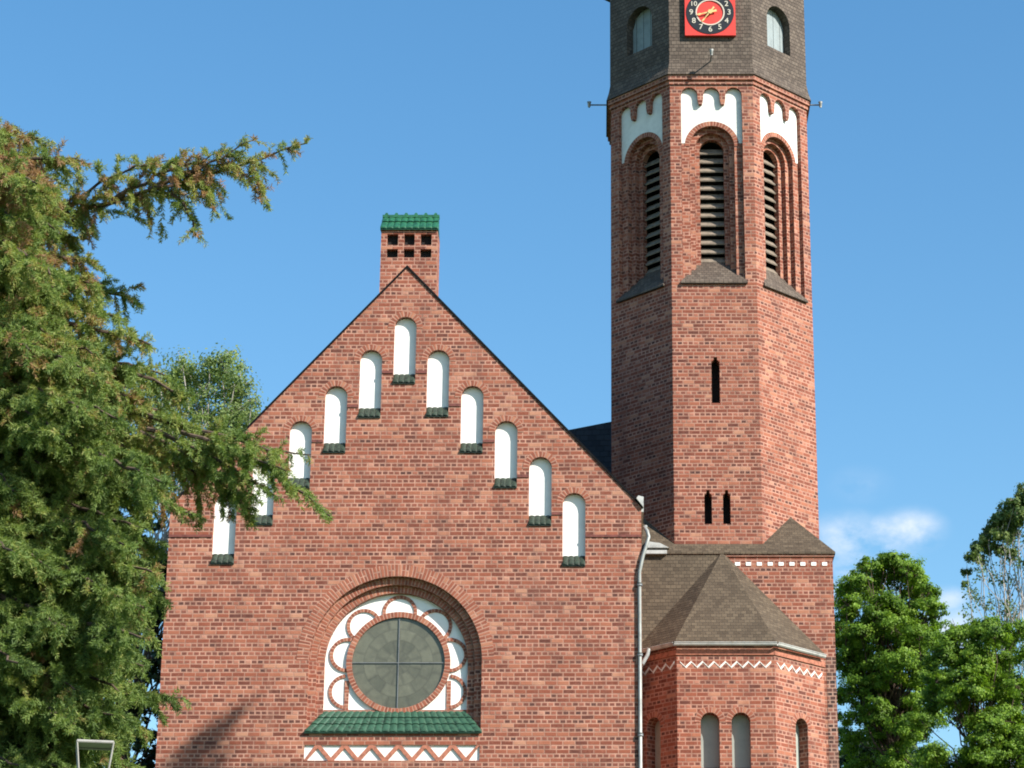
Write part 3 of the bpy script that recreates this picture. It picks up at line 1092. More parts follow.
def base():
    fr = Frame(TX, YB0, 0)
    mb = MB()
    c = [Vector((TX - B, TY - B, 0)), Vector((TX + B, TY - B, 0)), Vector((TX + B, TY + B, 0)), Vector((TX - B, TY + B, 0))]
    for i in range(4):
        a, b = c[i], c[(i + 1) % 4]
        mb.face([a + Vector((0, 0, GZ)), b + Vector((0, 0, GZ)), b + Vector((0, 0, Z_BE)), a + Vector((0, 0, Z_BE))])
    # projecting top course
    o = 0.03
    mb.box(TX - B - o, TX + B + o, TY - B - o, TY + B + o, Z_BE - 0.10, Z_BE - 0.005)
    tb = mb.build('tower_base', MAT['brick'], church)
    zc = zat(564, YB0)
    u = at(735, 562, YB0).x - TX - 0.242 * 4
    while u < B - 0.1:
        d = MB()
        d.fbox(fr, u, u + 0.112, zc - 0.040, zc + 0.040, -0.02, 0.012)
        d.build('dentil', MAT['plaster'], tb)
        u += 0.242
    q = MB()
    q.plate(fr, rect(at(827.5, 700, YB0).x - TX, B - 0.002, GZ, zat(657, YB0)), w=0.006)
    q.build('corner_strip', MAT['quoin'], tb)
    # weathering: sloped ledges and the corner broaches
    r = MB()
    E = B + 0.06
    za = Z_LEDGE + 0.02
    hs = S_ / 2
    for k in range(4):
        R = Matrix.Rotation(k * math.pi / 2, 4, 'Z')
        Tm = Matrix.Translation((TX, TY, 0))
        P = lambda x, y, z: Tm @ (R @ Vector((x, y, z)))
        ap = AP - 0.02
        r.face([P(-hs - 0.1, -E, Z_BE), P(hs + 0.1, -E, Z_BE), P(hs, -ap, za), P(-hs, -ap, za)])
        r.face([P(-E, -E, Z_BE - 0.045), P(E, -E, Z_BE - 0.045), P(E, -E, Z_BE), P(-E, -E, Z_BE)])
        r.face([P(-E, -E, Z_BE - 0.004), P(E, -E, Z_BE - 0.004), P(E, -B + 0.1, Z_BE - 0.004), P(-E, -B + 0.1, Z_BE - 0.004)])
        # broach on the corner between this side and the next
        q = 0.70711 * ap
        zt = zat(516.5, TY - q)
        A = P(q, -q, zt)
        r.face([P(hs + 0.1, -E, Z_BE), P(E, -E, Z_BE), A])
        r.face([P(E, -E, Z_BE), P(E, -hs - 0.1, Z_BE), A])
        r.face([P(hs + 0.1, -E, Z_BE), A, P(hs, -ap, za)])
        r.face([P(E, -hs - 0.1, Z_BE), P(ap, -hs, za), A])
    r.build('broach_roof', MAT['tile'], tb)
    # lead flashing box where wing, tower and annex meet
    f = MB()
    yy = YB0 - 0.15
    p = lambda px, py: at(px, py, yy)
    f.box(p(643, 548).x, p(667, 548).x, yy, yy + 0.6, p(650, 553.5).z, p(650, 550).z)
    f.hexa([p(645, 547.5), p(669, 547.5), p(671, 547.5) + Vector((0, 0.6, 0)), p(645, 547.5) + Vector((0, 0.6, 0))],
           [p(646, 541), p(660, 543), p(662, 540) + Vector((0, 0.5, 0.05)), p(646, 538) + Vector((0, 0.5, 0.05))])
    f.build('flashing', MAT['lead'], church)


base()

# ------------------------------------------------------------------ annex (half-octagon stair bay)
YA = YB0 - 1.16
AX0, AX1 = at(676.5, 645, YA).x, at(774, 645, YA).x
DA = YB0 - YA
ZA = zat(643, YA)


def annex():
    F0 = Frame((AX0 + AX1) / 2, YA, 0)
    h0 = (AX1 - AX0) / 2
    L = DA * math.sqrt(2)
    FR = Frame(AX1 + DA / 2, YA + DA / 2, math.pi / 4)
    FL = Frame(AX0 - DA / 2, YA + DA / 2, -math.pi / 4)
    mb = MB()
    nz = lambda py: zat(py, YA)
    HWN = 0.2
    zs, zb = nz(712.5) - HWN, nz(771)
    spec = [(F0, h0, [at(710.3, 740, YA).x - F0.O.x, at(741.3, 740, YA).x - F0.O.x]), (FR, L / 2, [0.02]), (FL, L / 2, [0.12])]
    niches = []
    for j, (fr, hh, cs) in enumerate(spec):
        holes = [arch(c, zb - 0.1, zs, HWN, 14) for c in cs]
        mb.plate(fr, rect(-hh, hh, GZ, ZA), holes, uo=j * 1.3)
        for hl in holes:
            mb.reveal(fr, hl, 0, -0.265)
        niches += [(fr, c) for c in cs]
    aw = mb.build('annex_wall', MAT['brick'], church)
    for fr, c in niches:
        p = MB(); p.plate(fr, arch(c, zb - 0.12, zs, HWN + 0.003, 14), w=-0.255)
        n = p.build('blind_niche', MAT['plaster_shade_tint'], church)
        hd = MB(); hd.ring(fr, c, zs, HWN + 0.002, HWN + 0.13, -0.05, math.pi + 0.05, 0.008, 18, 0.012)
        hd.build('arch_hood', MAT['arch_brick'], n)
        s = MB()
        s.hexa([fr.P(c - HWN + 0.004, zb - 0.1, 0.03), fr.P(c + HWN - 0.004, zb - 0.1, 0.03), fr.P(c + HWN - 0.004, zb - 0.1, -0.26), fr.P(c - HWN + 0.004, zb - 0.1, -0.26)],
               [fr.P(c - HWN + 0.004, zb - 0.04, 0.03), fr.P(c + HWN - 0.004, zb - 0.04, 0.03), fr.P(c + HWN - 0.004, zb + 0.12, -0.26), fr.P(c - HWN + 0.004, zb + 0.12, -0.26)])
        s.build('sill', MAT['dark_brick'], n)
    # white zigzag band and projecting courses
    cr = MB()
    z0, z1 = nz(667.3), nz(661.8)
    for fr, hh, cs in spec:
        cr.fbox(fr, -hh - 0.02, hh + 0.02, nz(655), nz(650), -0.02, 0.03)
        zz = MB()
        n = max(4, int(2 * hh / 0.125)); n -= n % 2
        st = (2 * hh - 0.14) / n
        for i in range(n):
            a, b = -hh + 0.07 + st * i, -hh + 0.07 + st * (i + 1)
            va, vb = (z0, z1) if i % 2 else (z1, z0)
            t = 0.026 if i % 2 else 0.011
            q = [(a, va - t), (b, vb - t), (b, vb + t), (a, va + t)]
            zz.hexa([fr.P(x, v, -0.01) for x, v in q], [fr.P(x, v, 0.01 + 0.002 * (i % 2)) for x, v in q])
        zz.build('zigzag_band', MAT['plaster_old'], aw)
    cr.build('corbel_course', MAT['red_header'], aw)
    # roof
    zr = zat(552, YB0)
    apex = Vector((at(722, 553, YB0 - 0.02).x, YB0 - 0.02, zat(552, YB0)))
    ov = 0.08
    ze = ZA + 0.03
    k = ov * math.tan(math.pi / 8)
    e0 = Vector((AX0 - k, YA - ov, ze)); e1 = Vector((AX1 + k, YA - ov, ze))
    e2 = Vector((AX1 + DA + 0.02, YB0 + k - 0.1, ze)); e3 = Vector((XR - 0.1, YA - ov + (AX0 - k - XR + 0.1), ze))
    tl = Vector((XR - 0.05, YB0 - 0.02, zat(552, YB0)))
    rf = MB()
    rf.face([e0, e1, apex]); rf.face([e1, e2, apex])
    rf.face([e3, e0, apex]); rf.face([e3, apex, tl])
    dn = Vector((0, 0, -0.05))
    rf.face([e0 + dn, e1 + dn, e1, e0]); rf.face([e1 + dn, e2 + dn, e2, e1]); rf.face([e3 + dn, e0 + dn, e0, e3])
    rf.face([e3 + dn, e2 + dn, e1 + dn, e0 + dn])
    rf.build('annex_roof', MAT['tile'], church)
    # gutter along the eaves, with a downpipe stub
    g = MB()
    gz_ = Vector((0, 0, -0.085))
    of = 0.055
    k2 = of * math.tan(math.pi / 8)
    pts = [e3 + Vector((-0.03, -0.05, 0)) + gz_, e0 + Vector((-k2, -of, 0)) + gz_, e1 + Vector((k2, -of, 0)) + gz_, e2 + Vector((0.0, -0.07, 0)) + gz_]
    for a, b in zip(pts, pts[1:]):
        d = (b - a); nrm = Vector((d.y, -d.x, 0)).normalized()
        prof = [(-0.045, 0.025), (-0.04, -0.015), (-0.015, -0.04), (0.015, -0.04), (0.038, -0.015), (0.045, 0.028)]
        for (o0, v0), (o1, v1) in zip(prof, prof[1:]):
            q = lambda p, o, v: p + nrm * o + Vector((0, 0, v))
            g.face([q(a, o0, v0), q(b, o0, v0), q(b, o1, v1), q(a, o1, v1)])
        g.tube([a + nrm * 0.045 + Vector((0, 0, 0.03)), b + nrm * 0.045 + Vector((0, 0, 0.03))], 0.011, 6)
    g.build('gutter', MAT['lead'], church)


annex()


def downpipe():
    yy = YF - 0.02
    xw = XR - 0.045
    z = lambda py: zat(py, YF)
    m = MB()
    m.tube([Vector((XR + 0.10, YF + 0.5, z(520))), Vector((XR + 0.07, YF + 0.12, z(526))), Vector((XR + 0.12, YF + 0.0, z(531))), Vector((XR + 0.15, YF - 0.02, z(537))), Vector((XR + 0.10, YF - 0.04, z(546))), Vector((XR + 0.03, YF - 0.04, z(556))), Vector((xw, YF - 0.04, z(572))), Vector((xw, YF - 0.04, GZ))], 0.039, 12)
    dp = m.build('downpipe', MAT['zinc'], church, True)
    for py in (585, 655, 735):
        c = MB()
        c.tube([Vector((xw, YF - 0.04, z(py) - 0.03)), Vector((xw, YF - 0.04, z(py) + 0.03))], 0.06, 12)
        c.build('pipe_bracket', MAT['zinc_dark'], dp, True)
    s = MB()
    yb = YA - 0.1
    p0 = Vector((xw + 0.20, YF + 1.2, zat(650, YF + 1.2))); p1 = Vector((xw + 0.17, YF + 0.7, zat(655, YF + 0.7))); p2 = Vector((xw + 0.04, YF + 0.1, z(664)))
    s.tube([p0, p1, p2], 0.04, 10)
    s.build('pipe_branch', MAT['zinc'], dp, True)


downpipe()


def nave_roof():
    """dark roof of the nave behind the tower: its left hip slope shows between gable and tower"""
    Y0 = 60.5
    a = at(545, 434.5, Y0); b = at(640, 416.0, Y0)
    top = b + (b - a) * 0.5
    m = MB()
    base_z = a.z - 5
    l0 = Vector((a.x - 0.5, Y0 - 1.2, base_z)); l1 = Vector((a.x - 0.5, Y0 + 4, base_z))
    r0 = Vector((top.x, Y0 - 1.2, base_z)); r1 = Vector((top.x, Y0 + 4, base_z))
    tb = top + Vector((0, 0.8, 0)); ab = a + Vector((0, 0.8, 0))
    m.hexa([l0, r0, r1, l1], [a, top, tb, ab])
    m.build('nave_roof', MAT['slate'], church)


nave_roof()


# ------------------------------------------------------------------ trees
def fast_mesh(name, verts, nper, shade, mat, parent=None):
    """verts: (n*nper,3) polygons of nper corners each; shade: per polygon value"""
    n = len(verts) // nper
    me = bpy.data.meshes.new(name)
    me.vertices.add(len(verts)); me.vertices.foreach_set('co', np.ascontiguousarray(verts, dtype=np.float32).ravel())
    me.loops.add(n * nper); me.loops.foreach_set('vertex_index', np.arange(n * nper, dtype=np.int32))
    me.polygons.add(n); me.polygons.foreach_set('loop_start', np.arange(0, n * nper, nper, dtype=np.int32))
    me.update(calc_edges=True)
    a = me.attributes.new('shade', 'FLOAT', 'POINT')
    a.data.foreach_set('value', np.repeat(shade, nper).astype(np.float32))
    me.materials.append(mat)
    o = bpy.data.objects.new(name, me); COL.objects.link(o)
    if parent is not None:
        o.parent = parent
        o.matrix_parent_inverse = Matrix.Translation(-parent.location)
    return o


def unit(a):
    return a / np.maximum(1e-9, np.linalg.norm(a, axis=-1, keepdims=True))


def leaves(cen, nrm, size, shade, aspect=0.62):
    """pointed leaf quads at cen facing nrm"""
    n = len(cen)
    r = rng.normal(size=(n, 3)); t = unit(np.cross(nrm, r)); b = np.cross(nrm, t)
    s = size[:, None]
    fold = nrm * s * 0.12
    q = np.stack([cen - t * s, cen + b * s * aspect + fold, cen + t * s, cen - b * s * aspect + fold], 1)
    return q.reshape(-1, 3), shade


LEAF_MAPLE = leaf_mat('maple_leaf', [(0.0, (0.034, 0.085, 0.013)), (0.4, (0.132, 0.243, 0.026)), (0.8, (0.241, 0.390, 0.044)), (1.0, (0.345, 0.475, 0.077))], 0.52)
LEAF_BIRCH = leaf_mat('birch_leaf', [(0.0, (0.09, 0.15, 0.045)), (0.5, (0.20, 0.29, 0.095)), (1.0, (0.32, 0.39, 0.16))], 0.48)
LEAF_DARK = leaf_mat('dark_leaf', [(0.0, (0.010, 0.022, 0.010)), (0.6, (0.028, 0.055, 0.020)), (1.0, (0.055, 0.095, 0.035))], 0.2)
LEAF_POPLAR = leaf_mat('poplar_leaf', [(0.0, (0.056, 0.100, 0.034)), (0.5, (0.138, 0.213, 0.060)), (1.0, (0.263, 0.325, 0.120))], 0.42)
NEEDLE = leaf_mat('conifer_needle', [(0.0, (0.055, 0.095, 0.028)), (0.28, (0.145, 0.225, 0.062)), (0.50, (0.235, 0.320, 0.090)), (0.70, (0.36, 0.38, 0.12)), (0.84, (0.30, 0.185, 0.09)), (1.0, (0.42, 0.25, 0.15))], 0.46, 0.6)


def limb_tubes(mb, p0, p1, r0, r1, wob=0.08, n=5, sides=6):
    p0, p1 = Vector(p0), Vector(p1)
    L = (p1 - p0).length
    pts, rad = [], []
    for i in range(n + 1):
        t = i / n
        q = p0.lerp(p1, t)
        if 0 < i < n:
            q += Vector((random.uniform(-1, 1), random.uniform(-1, 1), random.uniform(-0.6, 0.6))) * L * wob
        pts.append(q); rad.append(r0 + (r1 - r0) * t)
    mb.tube(pts, rad, sides, cap=False)
    return pts


def broadleaf(name, label, base, clumps, leaf, mat, bark, per=520, flat=0.75, trunk_r=0.22, fork=0.35, group=None, cat='tree', shell=0.55, droop=0.0, airy=0.0):
    """clumps: list of (centre, radius). Leaves sit on and inside each clump; limbs run from trunk to clumps"""
    t = empty(name, base, label, cat, group)
    base = Vector(base)
    cen_all = sum((Vector(c) for c, r in clumps), Vector()) / len(clumps)
    zt = base.z + (cen_all.z - base.z) * 0.9
    tb = MB()
    top = Vector((cen_all.x, cen_all.y, zt))
    tp = limb_tubes(tb, base - Vector((0, 0, 0.4)), top, trunk_r, trunk_r * 0.45, 0.012, 8, 9)
    for c, r in clumps:
        c = Vector(c)
        k = fork + (1 - fork) * random.random() * 0.8
        o = base.lerp(top, k)
        limb_tubes(tb, o, c, trunk_r * 0.2, 0.012, 0.07, 5, 5)
        for _ in range(5):
            d = Vector((random.gauss(0, 1), random.gauss(0, 1), random.gauss(0.2, 0.8))).normalized()
            limb_tubes(tb, c - d * r * 0.2, c + d * r * 0.85, 0.016, 0.005, 0.1, 3, 4)
    tb.build('trunk', bark, t)
    V, S = [], []
    for c, r in clumps:
        n = int(per * 2.3 * (r ** 2) / 0.6)
        # sub-tufts so the clump outline is ragged
        ns = max(12, int(44 * r * r))
        sd = unit(rng.normal(size=(ns, 3)))
        sd[:, 2] = sd[:, 2] * 0.85 + 0.08
        sc = np.array(c) + sd * (r * rng.uniform(0.35, 1.05, (ns, 1))) * np.array([1, 1, flat])
        which = rng.integers(0, ns, n)
        off = rng.normal(size=(n, 3)) * r * (0.155 + airy)
        if droop:
            off[:, 2] -= np.abs(rng.normal(size=n)) * droop
        p = sc[which] + off * np.array([1, 1, 0.7])
        nr = unit(unit(p - np.array(c)) * 1.1 + rng.normal(size=(n, 3)) * 0.42 + np.array([0, 0, 0.4]))
        sh = np.clip(rng.normal(0.5, 0.17, n) + rng.normal(0, 0.10, ns)[which] + random.gauss(0, 0.06), 0, 1)
        v, s = leaves(p, nr, leaf * rng.uniform(0.6, 1.25, n), sh)
        V.append(v); S.append(s)
    fast_mesh('crown', np.concatenate(V), 4, np.concatenate(S), mat, t)
    return t


def ell_clumps(cx, cy, cz, rx, ry, rz, n, r0, r1, inner=0.55):
    out = []
    for i in range(n):
        # evenly spread directions (golden spiral), jittered
        k = (i + 0.5) / n
        ph = math.acos(1 - 2 * k); th = math.pi * (1 + 5 ** 0.5) * i + random.uniform(-0.3, 0.3)
        q = random.uniform(inner, 1.0)
        r = random.uniform(r0, r1)
        out.append(((cx + (rx - r * 0.7) * q * math.sin(ph) * math.cos(th), cy + (ry - r * 0.7) * q * math.sin(ph) * math.sin(th), cz + (rz - r * 0.6) * q * math.cos(ph)), r))
    return out


def right_trees():
    Y = 82
    c = at(888, 650, Y)
    cl = ell_clumps(c.x, Y, c.z - 0.6, 2.0, 2.2, 3.6, 62, 0.42, 0.75, 0.55)
    for (px, py, r) in ((898, 572, 0.75), (870, 582, 0.7), (915, 590, 0.7), (928, 605, 0.5), (850, 605, 0.6), (848, 640, 0.6), (893, 560, 0.5), (860, 690, 0.7), (900, 650, 0.7), (880, 720, 0.7), (850, 740, 0.7), (915, 730, 0.65), (900, 765, 0.7), (870, 780, 0.7), (925, 775, 0.6), (918, 602, 0.45), (924, 622, 0.45), (930, 645, 0.45), (905, 568, 0.6), (845, 590, 0.45), (845, 660, 0.5), (842, 695, 0.5), (848, 720, 0.5), (858, 760, 0.6), (840, 640, 0.45), (935, 640, 0.5), (925, 680, 0.6)):
        q = at(px, py, Y + random.uniform(-0.8, 0.8)); cl.append((tuple(q), r))
    for k in range(30):                     # rounded, lumpy outline
        a = math.pi * (k + 0.5) / 30
        q = at(888 + 50 * math.cos(a) * random.uniform(0.82, 1.0), 628 - 68 * math.sin(a) * random.uniform(0.85, 1.0), Y + random.uniform(-1.2, 0.8)); cl.append((tuple(q), random.uniform(0.32, 0.52)))
    broadleaf('maple_tree', 'round topped bright green tree close beside the right edge of the church tower', (c.x, Y, hgt(c.x, Y)), cl, 0.048, LEAF_MAPLE, MAT['bark'], per=1150, trunk_r=0.18, fork=0.8, group='leafy trees right of the church')
    Y = 76
    c = at(980, 705, Y)
    cl = ell_clumps(c.x, Y, c.z - 0.8, 2.1, 2.0, 3.2, 60, 0.4, 0.7, 0.5)
    for (px, py, r) in ((985, 628, 0.55), (955, 635, 0.6), (1010, 640, 0.55), (1030, 655, 0.6), (940, 660, 0.6), (935, 690, 0.55), (1000, 680, 0.7), (985, 760, 0.6), (1010, 740, 0.7), (1020, 700, 0.7), (995, 790, 0.7), (940, 780, 0.5), (965, 690, 0.5), (920, 720, 0.5), (975, 650, 0.5), (945, 650, 0.5), (955, 640, 0.5), (970, 630, 0.45), (1020, 630, 0.5), (955, 785, 0.6), (930, 770, 0.5), (1024, 760, 0.6)):
        q = at(px, py, Y + random.uniform(-0.7, 0.7)); cl.append((tuple(q), r))
    for k in range(46):
        px = random.uniform(925, 1040); py = random.uniform(np.interp(px, [925, 950, 975, 1000, 1030], [655, 628, 618, 625, 640]) + 6, 800)
        q = at(px, py, Y + random.uniform(-1.4, 1.0)); cl.append((tuple(q), random.uniform(0.35, 0.6)))
    cl = [(p, r) for p, r in cl if math.hypot((p[0] - at(949, 736, Y).x), (p[2] - at(949, 736, Y).z) * 0.9) > 0.8 * r + 0.22]
    broadleaf('maple_tree', 'lower leafy green tree at the right edge with a bright gap in its foliage', (c.x + 0.4, Y, hgt(c.x, Y)), cl, 0.046, LEAF_MAPLE, MAT['bark'], per=1150, trunk_r=0.16, fork=0.85, group='leafy trees right of the church')
    # dark bushy tree low behind
    Y = 90
    c = at(880, 770, Y)
    cl = ell_clumps(c.x, Y, c.z, 2.2, 2.0, 2.4, 20, 0.6, 1.0, 0.4)
    broadleaf('dark_tree', 'dark leaved tree low behind the round topped green tree', (c.x, Y, hgt(c.x, Y)), cl, 0.10, LEAF_DARK, MAT['bark'], per=300, trunk_r=0.2)
    # tall half-bare poplar
    Y = 100
    t = []
    for (px, py, r) in ((1032, 500, 0.62), (1020, 500, 0.42), (1012, 512, 0.45), (1022, 515, 0.55), (1004, 520, 0.45), (994, 522, 0.38), (1000, 532, 0.45), (988, 530, 0.35), (1010, 532, 0.5),
                        (980, 545, 0.36), (990, 545, 0.42), (1000, 548, 0.38), (972, 556, 0.3), (980, 558, 0.32), (966, 570, 0.24), (964, 582, 0.18), (1026, 490, 0.45), (1040, 482, 0.55), (1016, 500, 0.42), (1008, 508, 0.4), (998, 516, 0.36), (986, 537, 0.36), (976, 550, 0.3), (1014, 520, 0.45), (1005, 535, 0.4), (1036, 525, 0.6), (1040, 550, 0.55), (1028, 560, 0.3), (1012, 552, 0.3), (1034, 580, 0.35)):
        q = at(px, py, Y + random.uniform(-0.8, 0.8)); t.append((tuple(q), r))
    b = at(1012, 700, Y)
    po = broadleaf('poplar_tree', 'tall half bare tree with pale trunks leaning over at the right edge', (b.x, Y, hgt(b.x, Y)), t, 0.07, LEAF_POPLAR, MAT['bark_pale'], per=800, trunk_r=0.11, fork=0.6, droop=0.15)
    mb = MB()
    V, S = [], []
    for (x0, y0, x1, y1) in ((978, 700, 967, 575), (988, 700, 981, 555), (1003, 690, 1002, 530), (1006, 700, 1007, 535), (1024, 690, 1020, 520)):
        p0 = at(x0, y0, Y + random.uniform(-0.6, 0.6)); p1 = at(x1, y1, Y + random.uniform(-0.6, 0.6))
        pts = limb_tubes(mb, p0 - Vector((0, 0, 3)), p1, 0.045, 0.014, 0.012, 8, 6)
        for k in range(16):
            o = pts[random.randint(3, 7)]
            d = Vector((random.gauss(0, 0.5), random.gauss(0, 0.5), 0.8)).normalized() * random.uniform(0.3, 0.9)
            limb_tubes(mb, o, o + d, 0.014, 0.005, 0.06, 3, 4)
            n = 34
            cen = np.array(o + d * 0.8) + rng.normal(size=(n, 3)) * np.array([0.12, 0.12, 0.2])
            v, s = leaves(cen, unit(rng.normal(size=(n, 3))), rng.uniform(0.04, 0.085, n), np.clip(rng.normal(0.45, 0.2, n), 0, 1))
            V.append(v); S.append(s)
    mb.build('pale_stem', MAT['bark_pale'], po)
    fast_mesh('sparse_leaves', np.concatenate(V), 4, np.concatenate(S), LEAF_POPLAR, po)


right_trees()


def left_broadleaf():
    Y = 58
    cl = []
    spots = [(225, 372, 0.36), (238, 390, 0.36), (212, 378, 0.40), (247, 410, 0.30), (190, 375, 0.45), (200, 410, 0.5), (225, 418, 0.5), (175, 395, 0.5), (182, 362, 0.36), (232, 440, 0.45), (205, 445, 0.5), (215, 470, 0.5), (185, 440, 0.6), (165, 430, 0.6), (160, 378, 0.42), (150, 470, 0.7), (140, 420, 0.7), (120, 460, 0.8), (195, 500, 0.7)]
    spots += [(246, 384, 0.24), (252, 400, 0.22), (255, 418, 0.2), (240, 366, 0.24), (231, 354, 0.2), (222, 360, 0.26), (210, 362, 0.26), (236, 376, 0.3), (248, 425, 0.28)]
    for i in range(34):
        px = random.uniform(140, 248)
        spots.append((px, random.uniform(np.interp(px, [140, 185, 225, 250], [375, 360, 362, 400]), 480), random.uniform(0.2, 0.42)))
    for (px, py, r) in spots:
        q = at(px, py, Y + random.uniform(-0.8, 0.8)); cl.append((tuple(q), r))
    b = at(120, 600, Y)
    broadleaf('birch_tree', 'light feathery tree rising behind the left slope of the gable', (b.x - 1.5, Y, hgt(0, Y)), cl, 0.040, LEAF_BIRCH, MAT['bark_pale'], per=900, trunk_r=0.10, fork=0.55, droop=0.12, airy=0.26)
    Y = 56
    cl = []
    for i in range(75):
        px, py = (random.uniform(40, 158) if i % 3 == 0 else random.uniform(120, 170)), random.uniform(520, 800)
        q = at(px, py, Y + random.uniform(-1.0, 1.2))
        r = random.uniform(0.24, 0.46)
        cl.append((tuple(q), r))
    b = at(90, 760, Y)
    broadleaf('dark_tree', 'dark leaved tree with sky gaps between the conifer and the gable wall', (b.x, Y, hgt(0, Y)), cl, 0.07, LEAF_DARK, MAT['bark'], per=330, trunk_r=0.16, fork=0.3)


left_broadleaf()


def needles_along(P, D, n_per, ln, wd, shade_mu, spread=0.95, sag=0.25):
    """P, D: (n,3) twig points and directions; thin needle sprays around each"""
    n = len(P) * n_per
    p = np.repeat(P, n_per, 0); d = np.repeat(D, n_per, 0)
    r = unit(np.cross(d, rng.normal(size=(n, 3))))
    nd = unit(d * rng.uniform(0.35, 1.1, (n, 1)) + r * spread - np.array([0, 0, sag]) * rng.uniform(0, 1, (n, 1)))
    L = ln * rng.uniform(0.6, 1.3, (n, 1))
    s = unit(np.cross(nd, rng.normal(size=(n, 3)))) * wd * rng.uniform(0.7, 1.3, (n, 1))
    p = p + rng.normal(size=(n, 3)) * 0.008
    q = np.stack([p - s * 0.5, p + s * 0.5, p + nd * L + s * 0.35, p + nd * L - s * 0.35], 1)
    sh = np.clip(np.repeat(shade_mu, n_per) + rng.normal(0, 0.10, n), 0, 1)
    return q.reshape(-1, 3), sh


def conifer(name, label, trunk_xy, z0, z1, branches, density=1.0, parent_r=0.3, n_per=8, ln=0.052, wd=0.0095, brown=0.5, step=0.028):
    """branches: list of polylines (world points from trunk to tip); each grows twigs that hang with needles"""
    x, y = trunk_xy
    t = empty(name, (x, y, z0), label, 'tree')
    tb = MB()
    pts = [Vector((x + 0.05 * math.sin(i), y + 0.05 * math.cos(i * 1.7), z0 - 0.4 + (z1 - z0 + 0.4) * i / 12)) for i in range(13)]
    tb.tube(pts, [parent_r * (1 - 0.93 * i / 12) for i in range(13)], 10)
    PP, DD, SS = [], [], []
    for br in branches:
        kk = 1.0
        if isinstance(br, tuple):
            kk, br = br
        br = [Vector(p) for p in br]
        # resample smoothly
        ks = []
        seg = [(b - a).length for a, b in zip(br, br[1:])]
        tot = sum(seg)
        N = max(6, int(tot / 0.16))
        for i in range(N + 1):
            s = tot * i / N; j = 0
            while j < len(seg) - 1 and s > seg[j]:
                s -= seg[j]; j += 1
            q = br[j].lerp(br[j + 1], min(1, s / max(1e-6, seg[j])))
            ks.append(q + Vector((random.gauss(0, 0.018), random.gauss(0, 0.018), random.gauss(0, 0.014))))
        r0 = (0.022 + 0.011 * tot) * (1.0 if kk == 1 else 0.62)
        tb.tube(ks, [r0 * (1 - 0.9 * i / N) + 0.004 for i in range(N + 1)], 6, cap=False)
        tone = random.gauss(0, 0.06)
        for i in range(1, N + 1):
            f = i / N
            if f < 0.12:
                continue
            d0 = (ks[i] - ks[i - 1]).normalized()
            side = d0.cross(Vector((0, 0, 1)))
            if side.length < 0.1:
                side = Vector((1, 0, 0))
            side.normalize()
            env = kk * (0.35 + 1.1 * math.sin(math.pi * min(1, f * 0.93 + 0.05)) ** 0.8)
            for k in range(max(1, int(3.4 * density * (0.75 if kk < 1 else 1) + random.random()))):
                u = random.random()
                if u < 0.62:      # side spray
                    dr = side * random.choice((-1, 1)) * random.uniform(0.5, 1.1) + d0 * random.uniform(0.3, 1.0) + Vector((0, 0, random.uniform(-0.35, 0.40)))
                    L = random.uniform(0.22, 0.58) * env; sag = random.uniform(0.2, 0.7)
                elif u < 0.84:    # hanging tassel
                    dr = Vector((random.gauss(0, 0.25), random.gauss(0, 0.25), -1)) + d0 * 0.35
                    L = random.uniform(0.15, 0.50) * env; sag = 0.3
                else:             # upright shoot
                    dr = Vector((random.gauss(0, 0.35), random.gauss(0, 0.35), 1.0)) + d0 * 0.8
                    L = random.uniform(0.12, 0.34) * env; sag = 0.1
                dr.normalize()
                m = max(3, int(L / step))
                s = (np.arange(m) + 0.5) / m
                o = np.array(ks[i - 1].lerp(ks[i], random.random()))
                P = o + np.outer(s * L, np.array(dr)) - np.outer(s ** 2 * L * sag * 0.5, [0, 0, 1])
                Dv = unit(np.array(dr) - np.outer(s * sag, [0, 0, 1]))
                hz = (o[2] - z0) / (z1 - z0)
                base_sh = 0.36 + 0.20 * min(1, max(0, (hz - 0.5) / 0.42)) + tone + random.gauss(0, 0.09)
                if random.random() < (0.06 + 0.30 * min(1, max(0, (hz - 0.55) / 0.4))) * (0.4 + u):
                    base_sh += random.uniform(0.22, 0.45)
                PP.append(P); DD.append(Dv); SS.append(np.full(m, base_sh))
                if L > 0.2:                 # the spray forks into a flat fan
                    for q in range(int(L / 0.075)):
                        j0 = random.randint(0, m - 1)
                        d2 = Dv[j0] + np.array(side) * random.choice((-1, 1)) * random.uniform(0.5, 1.0) + np.array([random.gauss(0, 0.25), random.gauss(0, 0.25), random.uniform(-0.55, 0.15)])
                        d2 /= np.linalg.norm(d2)
                        L2 = random.uniform(0.06, 0.17) * env; m2 = max(2, int(L2 / step))
                        s2 = (np.arange(m2) + 0.5) / m2
                        PP.append(P[j0] + np.outer(s2 * L2, d2) - np.outer(s2 ** 2 * L2 * 0.25, [0, 0, 1])); DD.append(np.tile(d2, (m2, 1))); SS.append(np.full(m2, base_sh + random.gauss(0.02, 0.06)))
                if random.random() < 0.45:
                    e = P[-1]
                    tb.tube([Vector(o), Vector(P[m // 2]), Vector(e)], [0.006, 0.004, 0.002], 3, cap=False)
    tb.build('trunk', MAT['bark'], t)
    v, s = needles_along(np.concatenate(PP), np.concatenate(DD), n_per, ln, wd, np.concatenate(SS))
    fast_mesh('crown', v, 4, s, NEEDLE, t)
    print(name, 'needles', len(s))
    return t


